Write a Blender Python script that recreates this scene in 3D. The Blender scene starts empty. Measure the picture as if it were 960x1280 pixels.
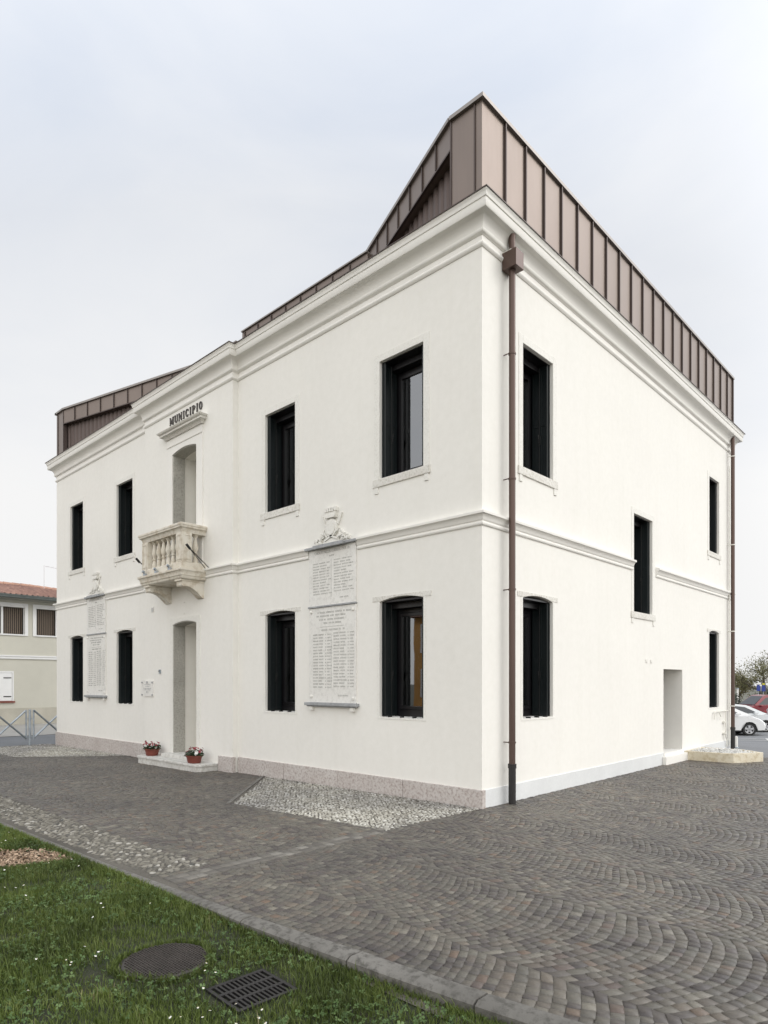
import bpy, bmesh, math, random
import numpy as np
from mathutils import Vector, Matrix, noise as mnoise
random.seed(11); rng = np.random.default_rng(11)
S = bpy.context.scene; COL = S.collection
R = math.radians
# ------------------------------------------------------------------ mesh builder
class MB:
    def __init__(s, T=None): s.v=[]; s.f=[]; s.m=[]; s.T=T
    def add(s, vs, fs, mi=0):
        o=len(s.v)
        s.v += [tuple(s.T(*p)) if s.T else tuple(p) for p in vs]
        s.f += [[i+o for i in f] for f in fs]; s.m += [mi]*len(fs)
    def quad(s,a,b,c,d,mi=0): s.add([a,b,c,d],[(0,1,2,3)],mi)
    def box(s,x0,x1,y0,y1,z0,z1,mi=0):
        vs=[(x,y,z) for x in (x0,x1) for y in (y0,y1) for z in (z0,z1)]
        s.add(vs,[(0,1,3,2),(4,6,7,5),(0,4,5,1),(2,3,7,6),(0,2,6,4),(1,5,7,3)],mi)
    def tube(s,pts,r,n=10,mi=0,cap=True):
        pts=[Vector(p) for p in pts]; rs=r if isinstance(r,(list,tuple)) else [r]*len(pts)
        vs=[]; fs=[]
        u=None
        for i,p in enumerate(pts):
            d=(pts[min(i+1,len(pts)-1)]-pts[max(i-1,0)]).normalized()
            if u is None:
                u=d.orthogonal().normalized()
            else:
                u=(u-d*u.dot(d)).normalized()
            w=d.cross(u)
            for k in range(n):
                a=2*math.pi*k/n
                vs.append(p+(u*math.cos(a)+w*math.sin(a))*rs[i])
        for i in range(len(pts)-1):
            for k in range(n):
                fs.append((i*n+k,i*n+(k+1)%n,(i+1)*n+(k+1)%n,(i+1)*n+k))
        if cap:
            fs.append(tuple(range(n))[::-1]); fs.append(tuple(range((len(pts)-1)*n,len(pts)*n)))
        s.add(vs,fs,mi)
    def lathe(s,c,prof,n=16,mi=0,sx=1,sy=1):
        vs=[];fs=[]
        for r,z in prof:
            for k in range(n):
                a=2*math.pi*k/n; vs.append((c[0]+r*sx*math.cos(a),c[1]+r*sy*math.sin(a),c[2]+z))
        for i in range(len(prof)-1):
            for k in range(n): fs.append((i*n+k,i*n+(k+1)%n,(i+1)*n+(k+1)%n,(i+1)*n+k))
        fs.append(tuple(range(n))[::-1]); fs.append(tuple(range((len(prof)-1)*n,len(prof)*n)))
        s.add(vs,fs,mi)
    def prism(s,poly,axis,a,b,mi=0):
        # poly in the two other axes (in order), extruded from a to b along axis
        n=len(poly)
        def P(p,t):
            return (t,p[0],p[1]) if axis==0 else ((p[0],t,p[1]) if axis==1 else (p[0],p[1],t))
        vs=[P(p,a) for p in poly]+[P(p,b) for p in poly]
        fs=[tuple(range(n)),tuple(range(n,2*n))[::-1]]+[(i,(i+1)%n,n+(i+1)%n,n+i) for i in range(n)]
        s.add(vs,fs,mi)
    def build(s,name,mats,parent=None,smooth=False,bevel=0,fixn=True,center=False,seg=2):
        me=bpy.data.meshes.new(name)
        me.from_pydata(s.v,[],s.f); me.update()
        if not isinstance(mats,(list,tuple)): mats=[mats]
        for m in mats: me.materials.append(m)
        me.polygons.foreach_set('material_index',s.m)
        if fixn or bevel:
            bm=bmesh.new(); bm.from_mesh(me)
            if fixn: bmesh.ops.recalc_face_normals(bm,faces=bm.faces)
            if bevel:
                es=[e for e in bm.edges if len(e.link_faces)==2 and e.calc_face_angle(0)>0.5]
                bmesh.ops.bevel(bm,geom=es,offset=bevel,segments=seg,affect='EDGES',profile=0.6,clamp_overlap=True)
            bm.to_mesh(me); bm.free()
        if smooth:
            me.polygons.foreach_set('use_smooth',[True]*len(me.polygons))
            if smooth!='all':
                try: me.set_sharp_from_angle(angle=R(40))
                except Exception: pass
        o=bpy.data.objects.new(name,me); COL.objects.link(o)
        if center:
            vs=[v.co for v in me.vertices]
            c=Vector(((min(v.x for v in vs)+max(v.x for v in vs))/2,(min(v.y for v in vs)+max(v.y for v in vs))/2,min(v.z for v in vs)))
            me.transform(Matrix.Translation(-c)); o.location=c
        if parent: o.parent=parent
        return o
def npmesh(name,V,F4,mats,attr=None,mi=None,smooth=False):
    """V (n,3), F4 (m,k) int array with constant k; attr: dict name -> per face float"""
    me=bpy.data.meshes.new(name); k=F4.shape[1]
    me.vertices.add(len(V)); me.vertices.foreach_set('co',np.asarray(V,dtype=np.float32).ravel())
    me.loops.add(F4.size); me.loops.foreach_set('vertex_index',F4.astype(np.int32).ravel())
    me.polygons.add(len(F4)); me.polygons.foreach_set('loop_start',np.arange(0,F4.size,k,dtype=np.int32))
    try: me.polygons.foreach_set('loop_total',np.full(len(F4),k,dtype=np.int32))
    except Exception: pass
    for m in (mats if isinstance(mats,(list,tuple)) else [mats]): me.materials.append(m)
    if mi is not None: me.polygons.foreach_set('material_index',mi.astype(np.int32))
    me.update(calc_edges=True); me.validate()
    for kx,a in (attr or {}).items():
        at=me.attributes.new(kx,'FLOAT','FACE'); at.data.foreach_set('value',np.asarray(a,dtype=np.float32))
    if smooth: me.polygons.foreach_set('use_smooth',np.ones(len(F4),dtype=bool))
    o=bpy.data.objects.new(name,me); COL.objects.link(o); return o
def tag(o,label=None,cat=None,group=None,kind=None):
    if label: o['label']=label
    if cat: o['category']=cat
    if group: o['group']=group
    if kind: o['kind']=kind
    return o
def empty(name,loc=(0,0,0),rz=0,label=None,cat=None,group=None):
    o=bpy.data.objects.new(name,None); COL.objects.link(o); o.empty_display_size=.2
    o.location=loc; o.rotation_euler=(0,0,rz); return tag(o,label,cat,group)
# ------------------------------------------------------------------ materials
def nt(name):
    m=bpy.data.materials.new(name); m.use_nodes=True; n=m.node_tree; n.nodes.clear()
    out=n.nodes.new('ShaderNodeOutputMaterial'); b=n.nodes.new('ShaderNodeBsdfPrincipled')
    n.links.new(b.outputs[0],out.inputs[0]); return m,n,b,out
def N(n,t,**k):
    x=n.nodes.new('ShaderNode'+t)
    for a,v in k.items():
        if a.startswith('_'): x.inputs[int(a[1:])].default_value=v
        else: setattr(x,a,v)
    return x
def coords(n,obj):
    return N(n,'TexCoord').outputs['Object'] if obj else N(n,'NewGeometry').outputs['Position']
def ramp(n,fac,stops):
    r=N(n,'ValToRGB'); e=r.color_ramp.elements
    while len(e)<len(stops): e.new(.5)
    for i,(p,c) in enumerate(stops): e[i].position=p; e[i].color=(*c,1) if len(c)==3 else c
    n.links.new(fac,r.inputs[0]); return r.outputs[0]
def noise(n,co,scale,detail=4,rough=.55,mapscale=None):
    if mapscale:
        mp=N(n,'Mapping'); mp.inputs['Scale'].default_value=mapscale; n.links.new(co,mp.inputs[0]); co=mp.outputs[0]
    x=N(n,'TexNoise'); x.inputs['Scale'].default_value=scale; x.inputs['Detail'].default_value=detail; x.inputs['Roughness'].default_value=rough
    n.links.new(co,x.inputs['Vector']); return x.outputs[0]
def mul(c,k): return tuple(min(1,max(0,v*k)) for v in c)
def M(name,col,rough=.7,var=.12,scale=3,fine=60,fvar=.06,bump=.0,bscale=80,metal=0,spec=.5,obj=False,col2=None,dist=.01,mapscale=None,coat=0):
    m,n,b,out=nt(name); co=coords(n,obj)
    a=noise(n,co,scale,5,.6,mapscale); f=noise(n,co,fine,3)
    c2=col2 or mul(col,1-var)
    c1=ramp(n,a,[(.3,c2),(.7,mul(col,1+var*.35) if not col2 else col)])
    hs=N(n,'MixRGB',blend_type='MULTIPLY'); hs.inputs[0].default_value=1
    fr=ramp(n,f,[(.3,(1-fvar,)*3),(.7,(1,1,1))])
    n.links.new(c1,hs.inputs[1]); n.links.new(fr,hs.inputs[2])
    n.links.new(hs.outputs[0],b.inputs['Base Color'])
    rr=N(n,'MapRange'); rr.inputs[3].default_value=max(0,rough-.08); rr.inputs[4].default_value=min(1,rough+.08)
    n.links.new(a,rr.inputs[0]); n.links.new(rr.outputs[0],b.inputs['Roughness'])
    b.inputs['Metallic'].default_value=metal; b.inputs['Specular IOR Level'].default_value=spec
    if coat: b.inputs['Coat Weight'].default_value=coat; b.inputs['Coat Roughness'].default_value=.06
    if bump:
        bb=N(n,'Bump'); bb.inputs['Strength'].default_value=bump; bb.inputs['Distance'].default_value=dist
        n.links.new(noise(n,co,bscale,4),bb.inputs['Height']); n.links.new(bb.outputs[0],b.inputs['Normal'])
    return m
def plaster_mat(name,col):
    """lime plaster: broad trowel clouds, faint vertical run marks, fine grain"""
    m,n,b,out=nt(name); co=coords(n,False)
    a=noise(n,co,.7,6,.6); f=noise(n,co,9,5,.6); v=noise(n,co,1.0,4,.6,(5,5,.35))
    c=ramp(n,a,[(.32,mul(col,.965)),(.68,col)])
    k=N(n,'MixRGB',blend_type='MULTIPLY'); k.inputs[0].default_value=1
    n.links.new(c,k.inputs[1]); n.links.new(ramp(n,f,[(.3,(.965,.965,.96)),(.65,(1,1,1))]),k.inputs[2])
    k2=N(n,'MixRGB',blend_type='MULTIPLY'); k2.inputs[0].default_value=1
    n.links.new(k.outputs[0],k2.inputs[1]); n.links.new(ramp(n,v,[(.22,(.978,.976,.97)),(.5,(1,1,1))]),k2.inputs[2])
    n.links.new(k2.outputs[0],b.inputs['Base Color']); b.inputs['Roughness'].default_value=.88; b.inputs['Specular IOR Level'].default_value=.25
    bb=N(n,'Bump'); bb.inputs['Strength'].default_value=.14; bb.inputs['Distance'].default_value=.006
    ad=N(n,'Math',operation='ADD'); n.links.new(noise(n,co,3.5,5,.6),ad.inputs[0]); n.links.new(noise(n,co,120,2),ad.inputs[1])
    n.links.new(ad.outputs[0],bb.inputs['Height']); n.links.new(bb.outputs[0],b.inputs['Normal'])
    return m
def stone_mat(name,c1,c2,c3,scale=22,bump=.4,rough=.75):
    m,n,b,out=nt(name); co=coords(n,False)
    a=noise(n,co,1.6,5,.6); f=noise(n,co,scale,6,.7)
    k=N(n,'MixRGB',blend_type='MIX'); n.links.new(ramp(n,a,[(.35,c1),(.65,c2)]),k.inputs[1]); k.inputs[2].default_value=(*c3,1)
    n.links.new(ramp(n,f,[(.47,(0,0,0)),(.62,(1,1,1))]),k.inputs[0])
    n.links.new(k.outputs[0],b.inputs['Base Color']); b.inputs['Roughness'].default_value=rough
    bb=N(n,'Bump'); bb.inputs['Strength'].default_value=bump; bb.inputs['Distance'].default_value=.008
    n.links.new(f,bb.inputs['Height']); n.links.new(bb.outputs[0],b.inputs['Normal'])
    return m
def tone_mat(name,stops,rough=.7,attr='tone',var=.25,nscale=35,bump=.3,dist=.003,patch=None,spec=.5,bigvar=0,transl=0):
    """colour picked per stone / leaf from a stored random number, with a little grain on top"""
    m,n,b,out=nt(name); co=coords(n,False)
    at=N(n,'Attribute',attribute_name=attr)
    c=ramp(n,at.outputs['Fac'],stops)
    k=N(n,'MixRGB',blend_type='MULTIPLY'); k.inputs[0].default_value=1
    f=noise(n,co,nscale,5,.65)
    n.links.new(c,k.inputs[1]); n.links.new(ramp(n,f,[(.3,(1-var,)*3),(.7,(1,1,1))]),k.inputs[2])
    last=k.outputs[0]
    if bigvar:
        k2=N(n,'MixRGB',blend_type='MULTIPLY'); k2.inputs[0].default_value=1
        n.links.new(last,k2.inputs[1]); n.links.new(ramp(n,noise(n,co,.55,5,.6),[(.34,(1-bigvar,1-bigvar,1-bigvar*.9)),(.62,(1,1,1))]),k2.inputs[2]); last=k2.outputs[0]
    n.links.new(last,b.inputs['Base Color']); b.inputs['Roughness'].default_value=rough; b.inputs['Specular IOR Level'].default_value=spec
    if bump:
        bb=N(n,'Bump'); bb.inputs['Strength'].default_value=bump; bb.inputs['Distance'].default_value=dist
        n.links.new(f,bb.inputs['Height']); n.links.new(bb.outputs[0],b.inputs['Normal'])
    if transl:
        tr=N(n,'BsdfTranslucent'); n.links.new(last,tr.inputs[0]); mx=N(n,'MixShader'); mx.inputs[0].default_value=transl
        n.links.new(b.outputs[0],mx.inputs[1]); n.links.new(tr.outputs[0],mx.inputs[2]); n.links.new(mx.outputs[0],out.inputs[0])
    return m
def glass_mat(name,tint=(.55,.58,.6),ior=1.5):
    m,n,b,out=nt(name); n.nodes.remove(b)
    t=N(n,'BsdfTransparent'); t.inputs[0].default_value=(*tint,1)
    g=N(n,'BsdfGlossy'); g.inputs['Roughness'].default_value=.015; g.inputs[0].default_value=(.95,.97,1,1)
    fr=N(n,'Fresnel'); fr.inputs[0].default_value=ior
    co=coords(n,False); bb=N(n,'Bump'); bb.inputs['Strength'].default_value=.03; bb.inputs['Distance'].default_value=.02
    n.links.new(noise(n,co,1.3,2),bb.inputs['Height']); n.links.new(bb.outputs[0],g.inputs['Normal'])
    mx=N(n,'MixShader'); n.links.new(fr.outputs[0],mx.inputs[0]); n.links.new(t.outputs[0],mx.inputs[1]); n.links.new(g.outputs[0],mx.inputs[2])
    n.links.new(mx.outputs[0],out.inputs[0]); return m
m_plaster=plaster_mat('lime_plaster',(.825,.806,.762))
m_trim=M('trim_plaster',(.825,.805,.762),.8,.05,1.2,30,.03,bump=.1,bscale=40)
m_plinthp=M('painted_plinth',(.70,.71,.71),.7,.08,1.5,30,.05,bump=.12,bscale=50)
m_pink=stone_mat('pink_granite',(.50,.455,.43),(.56,.525,.50),(.35,.295,.27),26,.5)
m_frame=stone_mat('pale_limestone',(.76,.745,.70),(.80,.785,.74),(.70,.68,.63),40,.2,.8)
m_sill=stone_mat('weathered_limestone',(.68,.66,.615),(.76,.745,.70),(.56,.535,.48),30,.4,.85)
m_grey=stone_mat('grey_limestone',(.38,.37,.335),(.48,.465,.425),(.30,.29,.26),34,.6,.85)
m_balc=stone_mat('balcony_stone',(.66,.605,.51),(.72,.685,.61),(.54,.475,.38),6,.25,.85)
m_marble=stone_mat('plaque_marble',(.74,.725,.69),(.78,.765,.73),(.66,.645,.61),18,.15,.6)
m_lead=M('grey_ledge_stone',(.38,.39,.40),.6,.25,9,50,.15,bump=.2)
m_ink=M('inscription_paint',(.55,.54,.51),.8,.3,12,80,.3)
m_dark_letter=M('dark_letter_paint',(.055,.045,.04),.5,.2,8)
m_shut=M('dark_green_shutter',(.0045,.009,.010),.45,.2,4,40,.1,bump=.06,bscale=30,mapscale=(1,1,.15))
m_frm=M('dark_window_frame',(.008,.0075,.009),.35,.2,4)
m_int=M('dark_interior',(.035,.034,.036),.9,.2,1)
m_curt=M('pale_curtain',(.30,.29,.27),.9,.2,3,mapscale=(8,8,.2))
m_glass=glass_mat('window_glass',ior=2.7)
def metal_mat(name,col,rough,metal,dark=.86):
    m,n,b,out=nt(name); co=coords(n,False)
    a=noise(n,co,.9,4,.6,(1,1,.5)); s=noise(n,co,6,4,.6,(3,3,.2))
    k=N(n,'MixRGB',blend_type='MULTIPLY'); k.inputs[0].default_value=1
    n.links.new(ramp(n,a,[(.3,mul(col,dark)),(.7,col)]),k.inputs[1]); n.links.new(ramp(n,s,[(.3,(.93,.93,.93)),(.7,(1,1,1))]),k.inputs[2])
    n.links.new(k.outputs[0],b.inputs['Base Color']); b.inputs['Metallic'].default_value=metal
    mr=N(n,'MapRange'); mr.inputs[3].default_value=rough-.06; mr.inputs[4].default_value=rough+.08; n.links.new(s,mr.inputs[0]); n.links.new(mr.outputs[0],b.inputs['Roughness'])
    bb=N(n,'Bump'); bb.inputs['Strength'].default_value=.12; bb.inputs['Distance'].default_value=.02
    n.links.new(noise(n,co,1.7,3),bb.inputs['Height']); n.links.new(bb.outputs[0],b.inputs['Normal'])
    return m
m_zinc=metal_mat('brown_roof_metal',(.218,.176,.152),.42,.70)
m_seam=metal_mat('brown_seam_metal',(.09,.066,.058),.5,.4)
m_cap=metal_mat('roof_cap_metal',(.30,.27,.25),.4,.5)
m_slat=metal_mat('dark_ribbed_metal',(.13,.098,.088),.5,.4)
m_pipe=metal_mat('brown_downpipe_metal',(.105,.068,.056),.38,.45)
m_iron=M('black_cast_iron',(.018,.016,.016),.5,.3,8,60,.2)
m_steel=M('galvanised_steel',(.42,.47,.52),.42,.25,6,50,.1,metal=.55)
m_black=M('black_steel',(.02,.02,.02),.4,.2,5)
m_cream=M('cream_door_paint',(.69,.665,.60),.7,.05,1.4,30,.03)
m_creampipe=M('cream_pipe_paint',(.75,.73,.67),.5,.06,2)
m_marblestep=stone_mat('step_stone',(.56,.55,.52),(.66,.65,.62),(.47,.455,.42),12,.2,.65)
m_terracotta=M('terracotta_plastic',(.19,.045,.03),.6,.2,6,40,.1,obj=True)
m_planter=stone_mat('yellowish_limestone',(.62,.55,.41),(.70,.645,.53),(.52,.44,.30),9,.2,.75)
m_asph=M('asphalt',(.22,.225,.235),.85,.18,.5,90,.25,bump=.35,bscale=140)
m_asphl=M('worn_asphalt',(.17,.18,.195),.85,.2,.6,90,.25,bump=.3,bscale=140)
m_pav=M('concrete_pavement',(.36,.35,.33),.85,.15,.8,40,.1,bump=.2)
m_earth=M('distant_ground',(.14,.14,.11),.95,.3,.2,8,.2)
m_white_line=M('worn_road_paint',(.72,.72,.70),.75,.25,4,50,.25)
m_kerb=stone_mat('kerb_stone',(.125,.118,.106),(.185,.175,.158),(.08,.075,.066),18,.9,.85)
m_joint=M('sand_joint',(.17,.155,.13),.95,.3,.8,60,.3,bump=.4,col2=(.055,.048,.04))
m_mortar=M('cobble_mortar',(.085,.078,.062),.95,.35,3,60,.3,bump=.5)
m_soil=M('lawn_soil',(.042,.040,.022),.95,.4,6,60,.4,bump=.6,col2=(.022,.036,.010))
m_sett=tone_mat('porphyry_setts',[(0,(.078,.065,.058)),(.2,(.104,.088,.077)),(.38,(.128,.118,.094)),(.52,(.134,.111,.088)),(.66,(.150,.138,.110)),(.8,(.168,.146,.114)),(.9,(.165,.112,.076)),(.95,(.118,.096,.088)),(1,(.215,.195,.155))],.46,var=.30,nscale=70,bump=.35,dist=.003,bigvar=.40,spec=.6)
m_lsett=tone_mat('light_setts',[(0,(.11,.10,.088)),(.6,(.155,.142,.122)),(1,(.23,.215,.19))],.75,var=.25)
m_peb=tone_mat('river_pebbles',[(0,(.07,.068,.06)),(.25,(.12,.11,.09)),(.6,(.185,.17,.138)),(.85,(.25,.232,.195)),(1,(.40,.38,.34))],.6,var=.2,nscale=60)
m_pebw=tone_mat('white_pebbles',[(0,(.16,.148,.12)),(.35,(.33,.31,.26)),(.75,(.50,.48,.42)),(1,(.68,.66,.60))],.65,var=.2,nscale=60,bigvar=.45)
m_grass=tone_mat('grass_blades',[(0,(.072,.098,.022)),(.4,(.13,.18,.040)),(.75,(.195,.25,.062)),(.92,(.25,.285,.09)),(1,(.34,.30,.15))],.55,var=.15,nscale=6,bump=0,spec=.35,bigvar=.4,transl=.3)
m_leafc=tone_mat('clover_leaves',[(0,(.045,.085,.02)),(.6,(.09,.155,.042)),(1,(.16,.23,.08))],.5,var=.1,nscale=10,bump=0,spec=.4,transl=.2)
m_daisy=M('daisy_petals',(.80,.80,.78),.7,.05,10)
m_chip=tone_mat('bark_chips',[(0,(.20,.13,.085)),(.5,(.38,.265,.18)),(1,(.56,.42,.30))],.85,var=.25,nscale=80)
# ------------------------------------------------------------------ ground levels
def sstep(t): t=min(1,max(0,t)); return t*t*(3-2*t)
def gz(x,y):
    return -.009*min(16,max(0,y)) - .70*sstep((x-9.6)/15.0)
gzv=np.vectorize(gz)
LX,LY=11.23,15.12          # the town hall: facade on x=0 (y 0..LY), flank on y=0 (x 0..LX)
BY0,BY1,BP=5.76,9.36,.125  # projecting middle bay
def sheet(name,poly,off,mat,res=None,kind='structure'):
    bm=bmesh.new(); vs=[bm.verts.new((x,y,0)) for x,y in poly]; bm.faces.new(vs)
    if res:
        x0,x1=min(p[0] for p in poly),max(p[0] for p in poly); y0,y1=min(p[1] for p in poly),max(p[1] for p in poly)
        for k in range(1,int((x1-x0)/res)):
            bmesh.ops.bisect_plane(bm,geom=bm.verts[:]+bm.edges[:]+bm.faces[:],plane_co=(x0+k*res,0,0),plane_no=(1,0,0))
        for k in range(1,int((y1-y0)/res)):
            bmesh.ops.bisect_plane(bm,geom=bm.verts[:]+bm.edges[:]+bm.faces[:],plane_co=(0,y0+k*res,0),plane_no=(0,1,0))
    for v in bm.verts: v.co.z=gz(v.co.x,v.co.y)+off
    bmesh.ops.recalc_face_normals(bm,faces=bm.faces)
    for f in bm.faces:
        if f.normal.z<0: f.normal_flip()
    me=bpy.data.meshes.new(name); bm.to_mesh(me); bm.free(); me.materials.append(mat)
    o=bpy.data.objects.new(name,me); COL.objects.link(o)
    if kind: o['kind']=kind
    return o
# far ground to the horizon, as one sheet
def far_ground():
    xs=sorted(set([-400,-150,-60,-30,-14]+[i*2.0 for i in range(-6,20)]+[45,60,100,200,500]))
    ys=sorted(set([-400,-150,-60,-30]+[i*2.0 for i in range(-10,16)]+[40,60,100,200,500]))
    mb=MB(); n=len(ys)
    mb.add([(x,y,gz(x,y)-.09) for x in xs for y in ys],[(i*n+j,(i+1)*n+j,(i+1)*n+j+1,i*n+j+1) for i in range(len(xs)-1) for j in range(n-1)])
    o=mb.build('ground',m_earth,fixn=False); o['kind']='structure'
far_ground()
# ------------------------------------------------------------------ paving
KERB=[(12,-4.76),(8,-4.74),(4,-4.72),(.2,-4.645),(-.6,-4.64),(-1.5,-4.625),(-2.4,-4.555),(-3.0,-4.50),(-3.5,-4.44),(-5,-4.22),(-7,-3.85),(-10,-3.1),(-14,-1.9)]
def kerbx(y):
    for (a,xa),(b,xb) in zip(KERB,KERB[1:]):
        if b<=y<=a: return xa+(xb-xa)*(a-y)/(a-b)
    return KERB[0][1] if y>12 else KERB[-1][1]
def inpoly(x,y,poly):
    c=False; n=len(poly)
    for i in range(n):
        x0,y0=poly[i]; x1,y1=poly[i-1]
        if (y0>y)!=(y1>y) and x<(x1-x0)*(y-y0)/(y1-y0)+x0: c=not c
    return c
PATCH1=[(-.04,4.78),(-2.04,2.83),(-1.84,.06),(-.04,.0)]
PATCH2=[(-.04,10.3),(-2.0,12.2),(-1.9,15.0),(-1.6,15.6),(-.04,15.6)]
STRIP_Y0=.30
def in_strip(x,y): return y>STRIP_Y0 and x<-4.06+ (0 if y>1 else .14*(1-y)/.7)
def paving():
    P=1.2; nx=17; pitch=.072
    def warp(x,y):
        n=mnoise.noise(Vector((x*.55,y*.55,4))); m=mnoise.noise(Vector((x*.55,y*.55,14))); p=mnoise.noise(Vector((x*2.1,y*2.1,24))); q=mnoise.noise(Vector((x*2.1,y*2.1,34)))
        return (x+.10*n+.028*p,y+.13*m+.04*q)
    V=[];F=[];tone=[]
    def stone(c4,t):
        cx=sum(p[0] for p in c4)/4; cy=sum(p[1] for p in c4)/4
        g=gz(cx,cy); h=random.gauss(0,.0013); tx=random.gauss(0,.014); ty=random.gauss(0,.014)
        o=len(V)
        for (x,y) in c4:
            dx,dy=x-cx,y-cy; V.append((cx+dx*.985,cy+dy*.985,g-.0075))
        for (x,y) in c4:
            dx,dy=x-cx,y-cy; V.append((cx+dx*.935,cy+dy*.935,g+h+dx*tx+dy*ty))
        F.append((o+4,o+5,o+6,o+7))
        for i in range(4): F.append((o+i,o+(i+1)%4,o+4+(i+1)%4,o+4+i))
        tone.extend([t]*5)
    for ci in range(-3,13):
        xc=-.85+P*ci; y=-13.0+random.uniform(0,.1); sag=random.uniform(.15,.23)
        while y<16.2:
            us=[-P/2+P*k/nx for k in range(nx+1)]
            wd=P/nx; sh=random.uniform(-.5,.5)*wd
            us=[u if k in (0,nx) else u+(sh*min(1,k/2,(nx-k)/2))+random.uniform(-.014,.014) for k,u in enumerate(us)]
            yb=lambda u,r: y+r*pitch+sag*(abs(u)/(P/2))**1.8
            for k in range(nx):
                a,b=us[k],us[k+1]
                rd_=lambda u: 0 if abs(abs(u)-P/2)<1e-6 else -.8*pitch*sag*1.8*(abs(u)/(P/2))**.8/(P/2)*math.copysign(1,u)*min(1,(P/2-abs(u))/.09)
                a2,b2=a+rd_(a),b+rd_(b)
                jit=lambda: random.uniform(-.005,.005)
                c4=[(xc+a+jit(),yb(a,0)+jit()),(xc+b+jit(),yb(b,0)+jit()),(xc+b2+jit(),yb(b2,1)+jit()),(xc+a2+jit(),yb(a2,1)+jit())]
                c4=[warp(*p) for p in c4]
                cx=sum(p[0] for p in c4)/4; cy=sum(p[1] for p in c4)/4
                if cx<kerbx(cy)+.13: continue
                if cy>15.75-.0*cx or (cy>15.0 and cx>-.0): continue
                if cx>9.35 : continue
                if cx>-.06 and cy>-.02 : continue
                if cx>-.2 and BY0<cy<BY1: continue
                if cx<-4.03 and in_strip(cx-.05,cy): continue
                if -.02<cy<.21 and cx<-1.80: continue
                if inpoly(cx,cy,PATCH1) or inpoly(cx,cy,PATCH2): continue
                t=min(1,max(0,random.gauss(.46,.30)))
                stone(c4,t)
            y+=pitch
    o=npmesh('paving',np.array(V),np.array(F),[m_sett],{'tone':tone}); o['kind']='structure'
    # border rows of lighter setts in line with the flank
    V.clear();F.clear();tone.clear()
    for r,y in enumerate((-.01,.10)):
        x=kerbx(0)+.14
        while x<-1.86:
            w=random.uniform(.09,.13)
            stone([(x,y),(x+w,y),(x+w,y+.105),(x,y+.105)],random.random()); x+=w
    for (xa,ya),(xb,yb_) in (((-1.84,.06),(-2.04,2.83)),((-1.84,-.0),(-.06,-.06))):
        L=math.hypot(xb-xa,yb_-ya); d=((xb-xa)/L,(yb_-ya)/L); nn=(d[1],-d[0]); t=0
        if ya==-.0: nn=(-nn[0],-nn[1])
        while t<L-.05:
            w=random.uniform(.08,.12)
            p=lambda s,q:(xa+d[0]*s-nn[0]*q,ya+d[1]*s-nn[1]*q)
            stone([p(t,-.005),p(t+w,-.005),p(t+w,.07),p(t,.07)],random.random()*.4); t+=w
    o=npmesh('paving_border',np.array(V),np.array(F),[m_lsett],{'tone':tone}); o['kind']='structure'
paving()
sheet('paving_bed',[(-4.62,-14),(9.4,-14),(9.4,.2),(.2,.2),(.2,15.3),(-.2,15.75),(-4.8,15.75),(-4.72,4)],-.0048,m_joint,2.0)
# slab edges beside the cobbles at the entrance path
mb=MB()
for (xa,ya),(xb,yb) in (((-.06,4.86),(-2.1,2.89)),((-.06,10.24),(-2.06,12.17))):
    d=Vector((xb-xa,yb-ya,0)).normalized(); nn=Vector((d.y,-d.x,0))
    P=[Vector((xa,ya,0))+nn*.03,Vector((xa,ya,0))-nn*.03,Vector((xb,yb,0))-nn*.03,Vector((xb,yb,0))+nn*.03]
    g=[gz(p.x,p.y) for p in P]
    mb.add([(p.x,p.y,g[i]-.05) for i,p in enumerate(P)]+[(p.x,p.y,g[i]+.012) for i,p in enumerate(P)],[(3,2,1,0),(4,5,6,7),(0,1,5,4),(1,2,6,5),(2,3,7,6),(3,0,4,7)])
o=mb.build('path_edging',m_kerb,bevel=.006); o['kind']='structure'
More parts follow.
